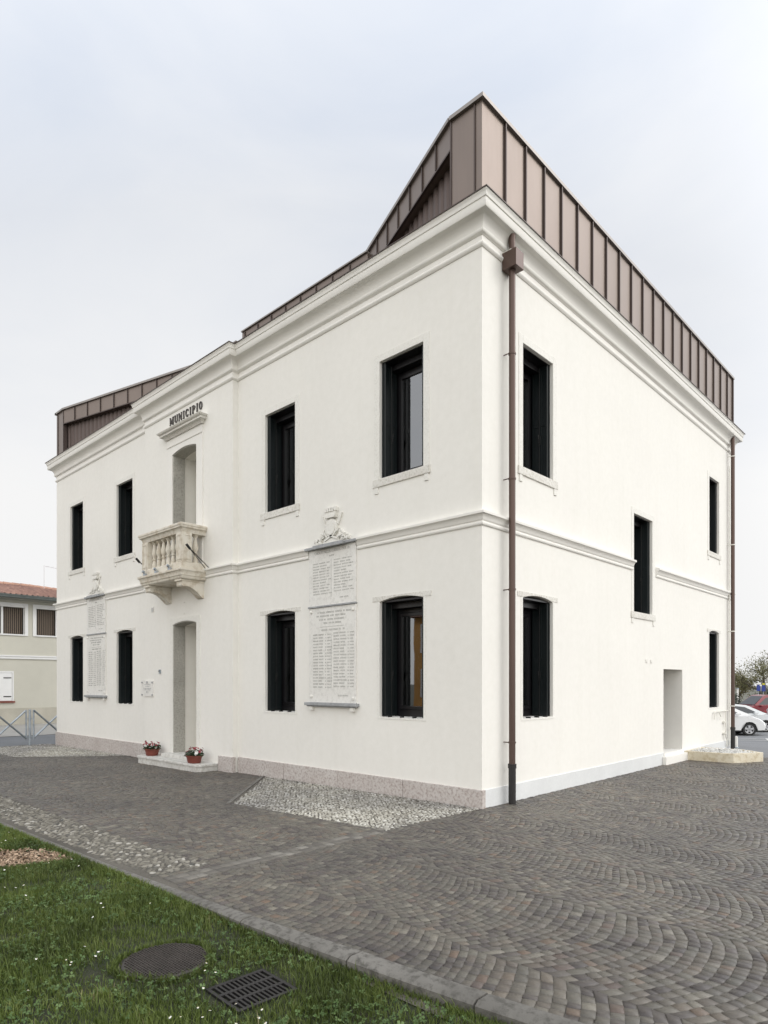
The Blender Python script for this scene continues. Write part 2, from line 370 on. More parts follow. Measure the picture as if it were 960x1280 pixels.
# cobbles
def pebbles(name,test,x0,x1,y0,y1,a,b,mat,hh,label):
    # jittered rows of elongated half-buried stones
    n,rings=7,3; V=[];F=[];tone=[]
    sy=b*1.85; sx=a*1.9; y=y0; row=0
    tmpl=[]
    for i in range(rings):
        e=i/rings*math.pi/2
        for k in range(n):
            t=2*math.pi*k/n; tmpl.append((math.cos(t)*math.cos(e),math.sin(t)*math.cos(e),math.sin(e)))
    tmpl.append((0,0,1))
    while y<y1:
        x=x0+(row%2)*sx/2
        while x<x1:
            px,py=x+random.uniform(-.3,.3)*sx,y+random.uniform(-.3,.3)*sy
            if test(px,py):
                th=random.gauss(0,.55)+math.pi*.15; ra=a*random.uniform(.62,1.12); rb=b*random.uniform(.62,1.15); h=hh*random.uniform(.55,1.25)
                c,s=math.cos(th),math.sin(th); o=len(V); g=gz(px,py)-.004
                tx,ty=random.gauss(0,.25),random.gauss(0,.25)
                for (u,v,w) in tmpl:
                    ex=ra*math.copysign(abs(u)**.85,u); ey=rb*math.copysign(abs(v)**.85,v)
                    V.append((px+ex*c-ey*s,py+ex*s+ey*c,g+w*h+ex*tx*w+ey*ty*w))
                t=min(1,max(0,random.gauss(.55,.25)))
                for i in range(rings-1):
                    for k in range(n): F.append((o+i*n+k,o+i*n+(k+1)%n,o+(i+1)*n+(k+1)%n,o+(i+1)*n+k)); tone.append(t)
                for k in range(n):
                    F.append((o+(rings-1)*n+k,o+(rings-1)*n+(k+1)%n,o+rings*n,o+rings*n)); tone.append(t)
            x+=sx
        y+=sy; row+=1
    # last ring as degenerate quads is avoided: write as triangles through from_pydata
    me=bpy.data.meshes.new(name); me.from_pydata(V,[],[f if f[2]!=f[3] else f[:3] for f in F]); me.materials.append(mat)
    at=me.attributes.new('tone','FLOAT','FACE'); at.data.foreach_set('value',np.array(tone,dtype=np.float32))
    me.polygons.foreach_set('use_smooth',[True]*len(me.polygons)); me.update()
    o=bpy.data.objects.new(name,me); COL.objects.link(o); o['kind']='structure'
    return o
pebbles('cobbles',lambda x,y: inpoly(x,y,PATCH1) or inpoly(x,y,PATCH2),-2.1,-.04,0,15.6,.030,.0185,m_pebw,.011,'')
pebbles('cobble_strip',lambda x,y: in_strip(x,y) and x>kerbx(y)+.12,-4.8,-3.9,.3,13,.036,.023,m_peb,.010,'')
sheet('cobble_bed',PATCH1,-.006,m_mortar,1.0); sheet('cobble_bed',PATCH2,-.006,m_mortar,1.0)
sheet('cobble_bed',[(-4.7,.3),(-3.93,.3),(-4.06,1.0),(-4.06,13),(-4.8,13)],-.006,m_mortar,1.0)
# kerb: separate stones along a gentle curve
def kerb():
    mb=MB(); ys=[]; y=12.0
    while y>-13: ys.append(y); y-=1.02 if y>-2.0 else .86
    for a,b in zip(ys,ys[1:]):
        ya,yb=a-.006,b+.006; q=[]
        for t in range(5):
            yy=ya+(yb-ya)*t/4; xx=kerbx(yy); k=sstep((1.0-yy)/3.5); hw=.036+.046*k; ht=.006+.068*k+random.uniform(-.002,.002)
            g=gz(xx,yy)
            q.append([(xx-hw,yy,g-.12),(xx-hw,yy,g+ht*.72),(xx-hw*.62,yy,g+ht),(xx+hw*.55,yy,g+ht),(xx+hw*.9,yy,g+ht*.6),(xx+hw,yy,g-.03),(xx+hw,yy,g-.12)])
        n=7; vs=[p for r in q for p in r]
        fs=[(i*n+k,i*n+(k+1)%n,(i+1)*n+(k+1)%n,(i+1)*n+k) for i in range(4) for k in range(n)]+[tuple(range(n)),tuple(range(4*n,5*n))]
        mb.add(vs,fs)
    o=mb.build('kerb',m_kerb,smooth=True); o['kind']='structure'
kerb()
# lawn: soil, blades, clover, daisies, chips
MH=(-5.315,-1.385); GR=(-5.36,-4.985,-2.25,-1.90)
CHIP=[(-5.9,2.1),(-5.17,2.32),(-4.83,2.02),(-4.77,1.46),(-5.06,1.5),(-5.36,1.63),(-5.95,1.55)]
lp=[(-14,-12),(-8,-12)]+[(kerbx(y)-.03,y) for y in (-9,-7,-5,-3.5,-3,-2.4,-1.5,-.6,.2,4,8,12)]+[(-14,12)]
sheet('lawn_soil',lp,-.012,m_soil,1.0)
def bare(x,y):
    """how much growth there is, 0..1"""
    d=math.hypot(x-MH[0],y-MH[1])
    if d<.272+.018*math.sin(3*math.atan2(y-MH[1],x-MH[0])+1): return 0
    if GR[0]-.005<x<GR[1]+.005 and GR[2]-.005<y<GR[3]+.005: return 0
    if inpoly(x,y,CHIP): return .03
    n=mnoise.noise(Vector((x*1.9,y*1.9,3.1)))+.5*mnoise.noise(Vector((x*5.5,y*5.5,1.1)))
    k=.78+.75*n
    if d<.5: k*=(d-.2)/.32
    e=max(GR[0]-x,x-GR[1],GR[2]-y,y-GR[3])
    if e<.16: k*=.45+.55*e/.16
    return min(1,max(.10,k))
def lawn():
    V=[];F=[];tone=[];n=0
    def blade(x,y,h,w,t):
        g=gz(x,y)-.012; a=random.uniform(0,2*math.pi); l=abs(random.gauss(.35,.35))*h; ca,sa=math.cos(a),math.sin(a)
        b=a+random.uniform(.8,2.2); cb,sb=math.cos(b)*w/2,math.sin(b)*w/2; o=len(V)
        V.extend([(x-cb,y-sb,g),(x+cb,y+sb,g),(x+ca*l*.4+cb*.85,y+sa*l*.4+sb*.85,g+h*.6),(x+ca*l*.4-cb*.85,y+sa*l*.4-sb*.85,g+h*.6),(x+ca*l+cb*.15,y+sa*l+sb*.15,g+h),(x+ca*l-cb*.15,y+sa*l-sb*.15,g+h)])
        F.append((o,o+1,o+2,o+3)); F.append((o+3,o+2,o+4,o+5)); tone.extend([t,t])
    zones=[(-7.0,-4.4,-3.9,4.6,230000),(-12,-7.0,-5,6,9000),(-7,-4.4,4.6,9,7000),(-7,-4.0,-6.5,-3.9,9000)]
    for (x0,x1,y0,y1,cnt) in zones:
        for _ in range(cnt):
            x=random.uniform(x0,x1); y=random.uniform(y0,y1)
            if x>kerbx(y)-.055: continue
            k=bare(x,y)
            if random.random()>k: continue
            h=random.uniform(.018,.050)*(.55+.7*k)
            if random.random()<.03: h*=1.6
            tn=.5+.55*mnoise.noise(Vector((x*2.3,y*2.3,7)))+random.gauss(0,.16)-.18*(1-k)
            blade(x,y,h,random.uniform(.003,.0058),min(1,max(0,tn)))
    # a thin fringe hanging over the kerb, the cover and the grating
    for _ in range(5200):
        y=random.uniform(-3.8,4.5); x=kerbx(y)-.050-abs(random.gauss(0,.035))+max(0,.03*mnoise.noise(Vector((y*3,0,5)))); blade(x,y,random.uniform(.03,.06),.005,min(1,max(0,random.gauss(.5,.2))))
    for _ in range(1800):
        a=random.uniform(0,6.283); r=.28+random.gauss(0,.016)+.02*math.sin(a*3); blade(MH[0]+r*math.cos(a),MH[1]+r*math.sin(a),random.uniform(.02,.05),.0045,random.gauss(.4,.2))
    o=npmesh('grass',np.array(V),np.array(F),[m_grass],{'tone':np.clip(tone,0,1)})
    tag(o,'short green grass growing over the lawn in the foreground','grass',kind='stuff')
    V=[];F=[];tone=[]
    for _ in range(30000):
        x=random.uniform(-6.9,-4.5); y=random.uniform(-3.9,4.2)
        if x>kerbx(y)-.06: continue
        cl=mnoise.noise(Vector((x*1.6,y*1.6,20)))+.6*mnoise.noise(Vector((x*4.5,y*4.5,9)))
        if cl<random.uniform(-.35,.35) or random.random()>bare(x,y)*1.1: continue
        r=random.uniform(.006,.017); z=gz(x,y)+random.uniform(.002,.026); a=random.uniform(0,6.28)
        nx,ny=random.gauss(0,.4),random.gauss(0,.4)
        t=min(1,max(0,random.gauss(.5,.25)))
        for q in range(3):
            aa=a+q*2.09; c,s=math.cos(aa),math.sin(aa); o=len(V)
            for (u,v) in ((0,0),(.7,-.55),(1.25,0),(.7,.55)):
                dx=(u*c-v*s)*r; dy=(u*s+v*c)*r; V.append((x+dx,y+dy,z+dx*nx+dy*ny))
            F.append((o,o+1,o+2,o+3)); tone.append(t)
    o=npmesh('clover',np.array(V),np.array(F),[m_leafc],{'tone':tone}); tag(o,'low clover and weed leaves spread through the lawn','clover',kind='stuff')
    mb=MB(); k=0
    cent=[(random.uniform(-6.5,-4.7),random.uniform(-3.2,3.2)) for _ in range(26)]+[(-5.3,-1.8),(-5.26,-1.84),(-4.95,2.6),(-5.05,2.8)]
    for cx,cy in cent:
        for _ in range(random.choice((1,2,3,5))):
            x=cx+random.gauss(0,.12); y=cy+random.gauss(0,.12)
            if x>kerbx(y)-.08 or bare(x,y)<.12: continue
            r=random.uniform(.0055,.0095); z=gz(x,y)+random.uniform(.03,.045); a0=random.random(); tx,ty=random.gauss(0,.25),random.gauss(0,.25)
            vs=[(x,y,z+.002)]; m=16
            for q in range(m):
                rr=r*(1 if q%2==0 else .62); a=2*math.pi*q/m+a0; vs.append((x+rr*math.cos(a),y+rr*math.sin(a),z+rr*(math.cos(a)*tx+math.sin(a)*ty)))
            mb.add(vs,[(0,q+1,(q+1)%m+1) for q in range(m)])
            mb.lathe((x,y,z),[(.002,0),(.0022,.002),(.0005,.004)],6,1)
    m_yel=M('daisy_centres',(.6,.42,.05),.7,.1,10)
    o=mb.build('daisies',[m_daisy,m_yel],fixn=False); tag(o,'tiny white daisies dotted all over the lawn','daisies',kind='stuff')
    V=[];F=[];tone=[]
    for _ in range(5200):
        x=random.uniform(-6,-4.7); y=random.uniform(1.4,2.4)
        px,py=x+random.gauss(0,.03),y+random.gauss(0,.03)
        if not inpoly(x,y,CHIP) or px>kerbx(py)-.06: continue
        z=gz(px,py)+random.uniform(-.008,.018); l=random.uniform(.008,.022); w=random.uniform(.004,.009)
        e=Vector((random.gauss(0,1),random.gauss(0,1),random.gauss(0,.35))).normalized(); f=e.cross(Vector((random.gauss(0,.5),random.gauss(0,.5),1))).normalized(); q=len(V)
        p=Vector((px,py,z))
        V.extend([p+e*l+f*w,p-e*l+f*w*.8,p-e*l*.9-f*w,p+e*l*.85-f*w*.9]); F.append((q,q+1,q+2,q+3)); tone.append(random.random())
    o=npmesh('bark_chips',np.array([tuple(v) for v in V]),np.array(F),[m_chip],{'tone':tone}); tag(o,'patch of pale brown bark chips in the lawn by the kerb','bark chips',kind='stuff')
lawn()
# manhole cover
t=empty('manhole_cover',(MH[0],MH[1],gz(*MH)),R(28),'round dark cast iron manhole cover with raised pattern in the lawn','manhole cover')
mb=MB(); mb.lathe((0,0,-.05),[(.255,0),(.255,.052),(.248,.056),(.05,.057)],48); mb.build('lid',m_iron2:=M('rusty_cast_iron',(.06,.05,.045),.5,.35,9,70,.3,bump=.3,obj=True),t,smooth=True)
mb=MB(); mb.lathe((0,0,-.05),[(.275,0),(.275,.044),(.272,.047),(.262,.047),(.259,.044),(.259,.0)],48); mb.build('rim',m_iron2,t,smooth=True)
mb=MB()
for i in range(-12,13):
    for j in range(-12,13):
        x=i*.02+(j%2)*.01; y=j*.0195
        if math.hypot(x,y)<.235: 
            a=(.0075,.0045) if (i+j)%2 else (.0045,.0075)
            mb.box(x-a[0],x+a[0],y-a[1],y+a[1],.004,.0135)
mb.box(-.19,-.13,-.15,-.125,.005,.009)
mb.build('stud_pattern',m_iron2,t)
# drain grating
gx,gy=(GR[0]+GR[1])/2,(GR[2]+GR[3])/2; hx,hy=(GR[1]-GR[0])/2,(GR[3]-GR[2])/2
t=empty('drain_grate',(gx,gy,gz(gx,gy)),R(-3),'square black iron drain grate with three rows of slots in the lawn','drain grate')
mb=MB(); z0,z1=-.035,.004
mb.box(-hx,hx,-hy,-hy+.022,z0,z1); mb.box(-hx,hx,hy-.022,hy,z0,z1); mb.box(-hx,-hx+.02,-hy+.022,hy-.022,z0,z1-.001); mb.box(hx-.02,hx,-hy+.022,hy-.022,z0,z1-.001)
rows=[-hy+.022+(2*hy-.044)*k/3 for k in range(4)]
for k in (1,2): mb.box(-hx+.02,hx-.02,rows[k]-.011,rows[k]+.011,z0,z1)
mb.build('grate_frame',m_iron,t,bevel=.002)
mb=MB(); n=11
for k in range(3):
    a=rows[k]+(.011 if k else 0); b=rows[k+1]-(.011 if k<2 else 0)
    for i in range(1,n+1):
        x=-hx+.02+(2*hx-.04)*i/(n+1); mb.box(x-.0065,x+.0065,a,b,z0,z1-.002)
mb.build('grate_bars',m_iron,t)
mb=MB(); mb.box(-hx+.01,hx-.01,-hy+.01,hy-.01,-.034,-.03); mb.build('sump',M('drain_dark',(.006,.006,.006),.9),t)
# ------------------------------------------------------------------ roads, car park, pavement
sheet('road',[(-30,31.0),(-14,20.9),(-1.50,15.75),(-.2,15.80),(.25,15.4),(14,15.4),(14,19.6),(1.0,19.6),(-.35,19.8),(-14,24.2),(-30,35)],-.03,m_asphl,3.0)
sheet('pavement',[(-30,35.1),(-14,24.3),(-.35,19.9),(1.0,19.7),(14,19.7),(14,26.5),(-30,43)],-.024,m_pav,3.0)
sheet('car_park',[(9.4,-30),(70,-30),(70,40),(11.6,40),(11.6,14.9),(11.3,.2),(9.4,.2)],-.02,m_asph,1.6)
def stripe(name,pts,w):
    (xa,ya),(xb,yb)=pts; d=Vector((xb-xa,yb-ya,0)); L=d.length; d.normalize(); nn=Vector((-d.y,d.x,0))*w/2; mb=MB(); n=max(1,int(L/.8))
    for i in range(n):
        a=Vector((xa,ya,0))+d*L*i/n; b=Vector((xa,ya,0))+d*L*(i+1)/n
        q=[a-nn,b-nn,b+nn,a+nn]; mb.add([(p.x,p.y,gz(p.x,p.y)-.008) for p in q],[(0,1,2,3)])
    o=mb.build(name,m_white_line,fixn=False); o['kind']='structure'
# ------------------------------------------------------------------ the town hall
hall=empty('town_hall',(0,0,0),0,'white two-storey town hall with brown metal roof, dark shutters and stone balcony','building')
T_front=lambda u,d,z:(d,u,z)              # u=y, d=depth behind the facade plane
T_bay=lambda u,d,z:(d-BP,u,z)
T_side=lambda u,d,z:(u,d,z)
ZG,ZT=-.4,7.98
def wall_plane(mb,u0,u1,z0,z1,holes,depth,mi=0,reveal=True,rmi=0):
    us=sorted(set([u0,u1]+[h[k] for h in holes for k in (0,1)])); zs=sorted(set([z0,z1]+[h[2] for h in holes]+[h[3]+h[4] for h in holes]))
    for a,b in zip(us,us[1:]):
        for c,e in zip(zs,zs[1:]):
            mu,mz=(a+b)/2,(c+e)/2
            if any(h[0]<mu<h[1] and h[2]<mz<h[3]+h[4] for h in holes): continue
            mb.quad((a,0,c),(b,0,c),(b,0,e),(a,0,e),mi)
    for h in holes:
        a,b,c,e,r=h[:5]; dp=h[5] if len(h)>5 else depth
        n=12 if r>0 else 1
        arc=[(a+(b-a)*k/n, e+r*(1-(2*k/n-1)**2) if r>0 else e) for k in range(n+1)]
        if r>0:
            for (p,q),(s,t) in zip(arc,arc[1:]): mb.quad((p,0,q),(s,0,t),(s,0,e+r),(p,0,e+r),mi)
        if reveal:
            for (p,q),(s,t) in zip(arc,arc[1:]): mb.quad((p,0,q),(s,0,t),(s,dp,t),(p,dp,q),rmi)
            mb.quad((a,0,c),(a,dp,c),(a,dp,e),(a,0,e),rmi); mb.quad((b,0,c),(b,dp,c),(b,dp,e),(b,0,e),rmi); mb.quad((a,0,c),(b,0,c),(b,dp,c),(a,dp,c),rmi)
ZU0,ZU1=4.855,6.67; ZL0,ZL1=1.165,2.945; AR=.055
WF=[(1.03,1.915),(3.99,4.87),(10.25,11.13),(13.21,14.09)]
WS=[(1.03,1.905),(9.385,10.12)]
DP=.46
upF=[(a,b,ZU0,ZU1,0) for a,b in WF]; loF=[(a,b,ZL0,ZL1,AR) for a,b in WF]
holesF=upF+loF
DOORU=(7.065,8.065,3.9,6.66,.07,.62); DOORL=(7.075,8.055,.16,2.955,.06,.62)
upS=[(a,b,ZU0,ZU1 if a<5 else 6.64,0) for a,b in WS]; loS=[(a,b,ZL0 if a<5 else 1.09,2.945 if a<5 else 2.90,AR) for a,b in WS]
midS=[(4.985,5.885,3.055,4.925,0)]
sdoor=[(6.49,7.585,.235,1.978,0,.46)]
holesS=upS+loS+midS+sdoor
mb=MB(T_front)
wall_plane(mb,0,BY0,ZG,ZT,[h for h in holesF if h[1]<BY0],DP); wall_plane(mb,BY1,LY,ZG,ZT,[h for h in holesF if h[0]>BY1],DP)
mb.T=T_bay; wall_plane(mb,BY0,BY1,ZG,ZT,[DOORU,DOORL],DP)
mb.T=None
for y in (BY0,BY1): mb.quad((-BP,y,ZG),(0,y,ZG),(0,y,ZT),(-BP,y,ZT))
mb.T=T_side; wall_plane(mb,0,LX,ZG,ZT,holesS,DP)
mb.T=None
mb.quad((LX,0,ZG),(LX,LY,ZG),(LX,LY,ZT),(LX,0,ZT)); mb.quad((0,LY,ZG),(LX,LY,ZG),(LX,LY,ZT),(0,LY,ZT))
mb.build('wall',m_plaster,hall,fixn=False)
# dark rooms inside
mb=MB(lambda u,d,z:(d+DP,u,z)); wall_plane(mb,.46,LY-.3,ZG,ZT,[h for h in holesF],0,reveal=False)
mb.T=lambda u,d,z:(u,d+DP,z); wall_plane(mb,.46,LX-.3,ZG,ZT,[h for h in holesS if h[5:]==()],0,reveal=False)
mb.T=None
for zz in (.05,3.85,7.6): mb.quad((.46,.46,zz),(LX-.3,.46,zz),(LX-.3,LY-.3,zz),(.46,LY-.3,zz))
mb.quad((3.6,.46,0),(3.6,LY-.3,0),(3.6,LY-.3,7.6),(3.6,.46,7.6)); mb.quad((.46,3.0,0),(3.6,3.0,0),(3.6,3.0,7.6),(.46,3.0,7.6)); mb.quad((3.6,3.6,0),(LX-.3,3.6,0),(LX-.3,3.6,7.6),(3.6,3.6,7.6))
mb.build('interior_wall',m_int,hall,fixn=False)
# ---- mouldings
def sweep(mb,path,prof,closed=False,mi=0):
    n=len(path); P=[Vector((p[0],p[1])) for p in path]
    def nrm(a,b):
        d=(b-a).normalized(); return Vector((d.y,-d.x))
    pts=[]
    for i in range(n):
        if closed or 0<i<n-1:
            n1=nrm(P[i-1],P[i]); n2=nrm(P[i],P[(i+1)%n]); m=(n1+n2)/(1+n1.dot(n2))
        elif i==0: m=nrm(P[0],P[1])
        else: m=nrm(P[n-2],P[n-1])
        pts.append([(P[i].x+m.x*o,P[i].y+m.y*o,z) for o,z in prof])
    k=len(prof); vs=[q for r in pts for q in r]; fs=[]
    for i in range(n if closed else n-1):
        j=(i+1)%n
        for t in range(k-1): fs.append((i*k+t,j*k+t,j*k+t+1,i*k+t+1))
    if not closed: fs.append(tuple(range(k))[::-1]); fs.append(tuple(range((n-1)*k,n*k)))
    mb.add(vs,fs,mi)
OUT=[(LX,LY),(0,LY),(0,BY1),(-BP,BY1),(-BP,BY0),(0,BY0),(0,0),(LX,0)]
def arc(p,q,bulge,n=5):
    """points from p to q bowed sideways"""
    (a,b),(c,d)=p,q; L=math.hypot(c-a,d-b); nx,nz=-(d-b)/L,(c-a)/L
    return [(a+(c-a)*t/n+nx*bulge*4*(t/n)*(1-t/n), b+(d-b)*t/n+nz*bulge*4*(t/n)*(1-t/n)) for t in range(n+1)]
CORN=[(-.02,7.585),(.018,7.588)]+arc((.026,7.597),(.026,7.655),-.016)+[(.014,7.66),(.014,7.735),(.028,7.74)]+arc((.03,7.745),(.062,7.80),-.012)+[(.052,7.808)]+arc((.055,7.815),(.175,7.948),.034,8)+[(.19,7.95),(.20,7.962),(.20,8.065),(.212,8.07)]+arc((.215,8.078),(.236,8.14),.006,4)+[(.238,8.152),(-.06,8.17),(-.06,7.585)]
CORN=[(o-.004,z) if i>0 else (o,z) for i,(o,z) in enumerate(CORN)]
mb=MB(); sweep(mb,OUT,CORN,True); corn=mb.build('cornice',m_trim,hall,smooth=True)
mb=MB(); sweep(mb,OUT,[(-.05,8.172),(.236,8.156),(.246,8.148),(.246,8.163),(-.05,8.185)],True); mb.build('cornice_flashing',m_seam,corn)
STR=[(-.02,3.822),(.012,3.825)]+arc((.02,3.832),(.02,3.876),-.008,4)+[(.014,3.882),(.026,3.895)]+arc((.03,3.90),(.07,3.968),.008,5)+[(.082,3.972),(.084,4.005),(.07,4.012),(-.02,4.035)]
for p in ([(0,2.40),(0,0),(4.93,0)],[(-BP,6.74),(-BP,BY0),(0,BY0),(0,3.60)],[(0,11.71),(0,BY1),(-BP,BY1),(-BP,8.42)],[(LX,LY),(0,LY),(0,12.91)],[(6.07,0),(LX,0)]): mb=MB(); sweep(mb,p,STR); mb.build('string_course',m_trim,hall,smooth=True)
# plinth: pink stone blocks on the facade, painted band on the flank
def blocks(a,b,x,w=1.28):
    n=max(1,round((b-a)/w))
    for k in range(n):
        mb=MB(); p=a+(b-a)*k/n; q=a+(b-a)*(k+1)/n; mb.box(x-.03+random.uniform(-.002,.002),x+.05,p+.004,q-.004,-.4,.245+random.uniform(-.001,.001)); mb.build('plinth_stone',m_pink,hall,bevel=.006)
blocks(-.03,BY0-.03,0); blocks(BY0-.03,6.24,-BP,1.0); blocks(8.88,BY1+.03,-BP,1.0); blocks(BY1+.03,LY+.03,0)
mb=MB()
mb.box(.052,6.46,-.014,.05,-.4,.242); mb.box(7.60,LX+.014,-.014,.05,-.4,.222); mb.box(6.46,7.60,-.014,.05,-.4,.16)
mb.box(LX-.05,LX+.014,.05,LY,-.4,.222)
mb.build('painted_plinth',m_plinthp,hall,bevel=.004)
mb=MB(); mb.box(6.40,7.68,-.09,-.016,-.1,.165); mb.box(6.47,7.605,-.03,.47,.166,.236); mb.build('side_doorstep',m_trim,hall,bevel=.006)
# ---- windows
def shutter_mb(T,u,sgn,z0,z1,d0,d1):
    """two folded leaves lying against the jamb at u; sgn = into the opening"""
    mb=MB(T)
    a,b=sorted((u+sgn*.004,u+sgn*.034)); mb.box(a,b,d0,d1,z0,z1)
    a,b=sorted((u+sgn*.040,u+sgn*.066)); mid=(d0+d1)/2
    mb.box(a,b,d0+.012,mid-.004,z0+.004,z1-.004); mb.box(a,b,mid+.004,d1-.004,z0+.004,z1-.004)
    f=u+sgn*.066
    for (p,q) in ((d0+.012,mid-.004),(mid+.004,d1-.004)):
        a,b=sorted((f,f+sgn*.008)); st=.028; zz=[z0+.004,z0+.07,(z0+z1)/2-.05,(z0+z1)/2+.02,z1-.07,z1-.004]
        mb.box(a,b,p,p+st,z0+.004,z1-.004); mb.box(a,b,q-st,q,z0+.004,z1-.004)
        for k in (0,2,4): mb.box(a,b,p+st,q-st,zz[k],zz[k+1])
    return mb
def rod_mb(T,u,sgn,z0,z1,d):
    mb=MB(T); uu=u+sgn*.081
    mb.tube([(uu,d,z0+.02),(uu,d,z1-.02)],.006,6); zc=z0+.42*(z1-z0)-.1
    mb.box(min(uu-.016,uu+.016),max(uu-.016,uu+.016),d-.014,d+.014,zc-.05,zc+.05); mb.box(uu-.008,uu+.008,d-.012,d+.012,zc-.085,zc-.05)
    mb.tube([(uu,d,zc),(uu+sgn*.03,d,zc+.005),(uu+sgn*.035,d,zc+.06)],.006,6)
    return mb
def window(T,a,b,z0,z1,rise,style,curtain=False):
    fd0,fd1=.345,.415; ft=.06; zt=z1-.10
    mb=MB(T)
    mb.box(a,a+ft+.05,fd0,fd1,z0,zt); mb.box(b-ft-.05,b,fd0,fd1,z0,zt); mb.box(a+ft+.05,b-ft-.05,fd0,fd1,z0,z0+ft+.05); mb.box(a+ft+.05,b-ft-.05,fd0,fd1,zt-ft,zt)
    mb.box(a+.001,b-.001,.05,fd1,z1-.012,z1+(.02 if rise else -.002)); mb.box(a,b,fd0-.14,fd1,zt+.001,z1-.013)      # soffit board and roller box under the lintel
    p,q,c,e=a+ft+.055,b-ft-.055,z0+ft+.055,zt-ft-.005
    for (u0,u1,v0,v1) in ((p,p+.05,c,e),(q-.05,q,c,e),(p+.05,q-.05,c,c+.05),(p+.05,q-.05,e-.05,e)): mb.box(u0,u1,fd0-.018,fd0+.03,v0,v1)
    w=mb.build('window',m_frm,hall,bevel=.004)
    mb=MB(T); mb.box(p+.045,q-.045,fd0+.004,fd0+.012,c+.045,e-.045); mb.build('pane',m_glass,w)
    for u,s in ((a,1),(b,-1)):
        sh=shutter_mb(T,u,s,z0+.012,z1-.012,.045,.325).build('shutter',m_shut,w,bevel=.002)
        rod=rod_mb(T,u,s,z0+.012,z1-.012,.185).build('shutter_bolt',m_black,w)
    if curtain:
        mb=MB(T); n=40
        for k in range(n):
            u=p+(q-p)*.62*k/n; u2=p+(q-p)*.62*(k+1)/n
            mb.quad((u,.56+.02*math.sin(k*1.1),z0),(u2,.56+.02*math.sin((k+1)*1.1),z0),(u2,.56+.02*math.sin((k+1)*1.1),z1),(u,.56+.02*math.sin(k*1.1),z1))
        mb.build('curtain',m_curt,w,fixn=False)
    if style=='full':
        j=.115; pr=-.008
        mb=MB(T); mb.box(a-j,a-.001,pr,.055,z0,z1+j*1.0); mb.box(b+.001,b+j,pr,.055,z0,z1+j); mb.box(a-.001,b+.001,pr,.055,z1+.001,z1+j)
        mb.build('surround',m_frame,w,bevel=.005)
        mb=MB(T); n=14; top=[]; 
        # slightly worn sill
        mb.box(a-j-.02,b+j+.02,-.022,.05,z0-.125,z0-.004)
        mb.box(a+.002,b-.002,.051,.34,z0-.02,z0+.004)
        mb.build('sill',m_sill,w,bevel=.008)
        mb=MB(T); 
        for u in (a-j+.01,b+j-.09):
            mb=MB(T); mb.box(u,u+.08,-.016,.03,z0-.225,z0-.126); mb.build('sill_bracket',m_frame,w,bevel=.005)
    else:
        mb=MB(T); n=12; j=.15
        up=[(a-j,z1+.075-.0),(b+j,z1+.075)]
        arcp=[(a+(b-a)*k/n, z1+rise*(1-(2*k/n-1)**2)+.002) for k in range(n+1)]
        # lintel: flat top, arched underside
        poly=[(a-j,z1+.012),(a-.001,z1+.012)]+[(u,max(z,z1+.012)) for u,z in arcp]+[(b+.001,z1+.012),(b+j,z1+.012)]
        for (u0,zz0),(u1,zz1) in zip(poly,poly[1:]):
            zt0=z1+.085; mb.add([(u0,-.008,zz0),(u1,-.008,zz1),(u1,-.008,zt0),(u0,-.008,zt0),(u0,.04,zz0),(u1,.04,zz1),(u1,.04,zt0),(u0,.04,zt0)],[(0,1,2,3),(0,1,5,4),(3,2,6,7),(0,3,7,4),(1,2,6,5)])
        mb.build('lintel',m_sill,w,fixn=True)
        [(lambda q:(q.box(u0,u1,-.004,.04,z0,z1+.01),q.build('jamb_strip',m_frame,w)))(MB(T)) for u0,u1 in ((a-.055,a-.001),(b+.001,b+.055))]
        mb=MB(T); mb.box(a-.05,b+.05,-.006,.34,z0-.03,z0+.003)
        mb.build('sill',m_frame,w,bevel=.003)
        for k in (.22,.5,.78): mb=MB(T); mb.box(a+(b-a)*k-.012,a+(b-a)*k+.012,-.012,.06,z0+.004,z0+.024); mb.build('shutter_catch',m_black,w)
    return w
for i,(a,b) in enumerate(WF):
    window(T_front,a,b,ZU0,ZU1,0,'full',i==0); window(T_front,a,b,ZL0,ZL1,AR,'lintel',False)
for h in upS: window(T_side,h[0],h[1],h[2],h[3],0,'full')
for h in loS: window(T_side,h[0],h[1],h[2],h[3],AR,'lintel')
window(T_side,*midS[0][:4],0,'full')
# ---- main door, its stone surround, steps
def door_set(h,T,surround,z_floor):
    a,b,z0,z1,r,dp=h
    mb=MB(T); mb.box(a+.002,b-.002,.56,.61,z0,z1+r-.001)
    for k in range(2):
        u0=a+.05+(b-a-.06)*k/2; u1=u0+(b-a)/2-.09
        for (c,e) in ((z0+.15,z0+.9),(z0+1.0,z1-.5)): mb.box(u0,u1,.545,.56,c,e)
    d=mb.build('door',m_cream,hall,bevel=.004)
    mb=MB(T); mb.tube([(a+(b-a)*.52,.555,z0+1.0),(a+(b-a)*.52,.52,z0+1.0),(a+(b-a)*.52+.1,.52,z0+1.0)],.009,8); mb.build('handle',m_steel,d)
    # stone lining
    mb=MB(T); n=12; w=surround
    arcp=[(a+(b-a)*k/n, z1+r*(1-(2*k/n-1)**2)) for k in range(n+1)]
    mb.box(a-w,a+.006,-.02,.0,z0,z1); mb.box(b-.006,b+w,-.02,.0,z0,z1)
    mb.box(a,a+.024,.0,.28,z0,z1); mb.box(b-.024,b,.0,.28,z0,z1)
    s=mb
    return d,arcp,s
d,arcp,_=door_set(DOORL,T_bay,.13,0)
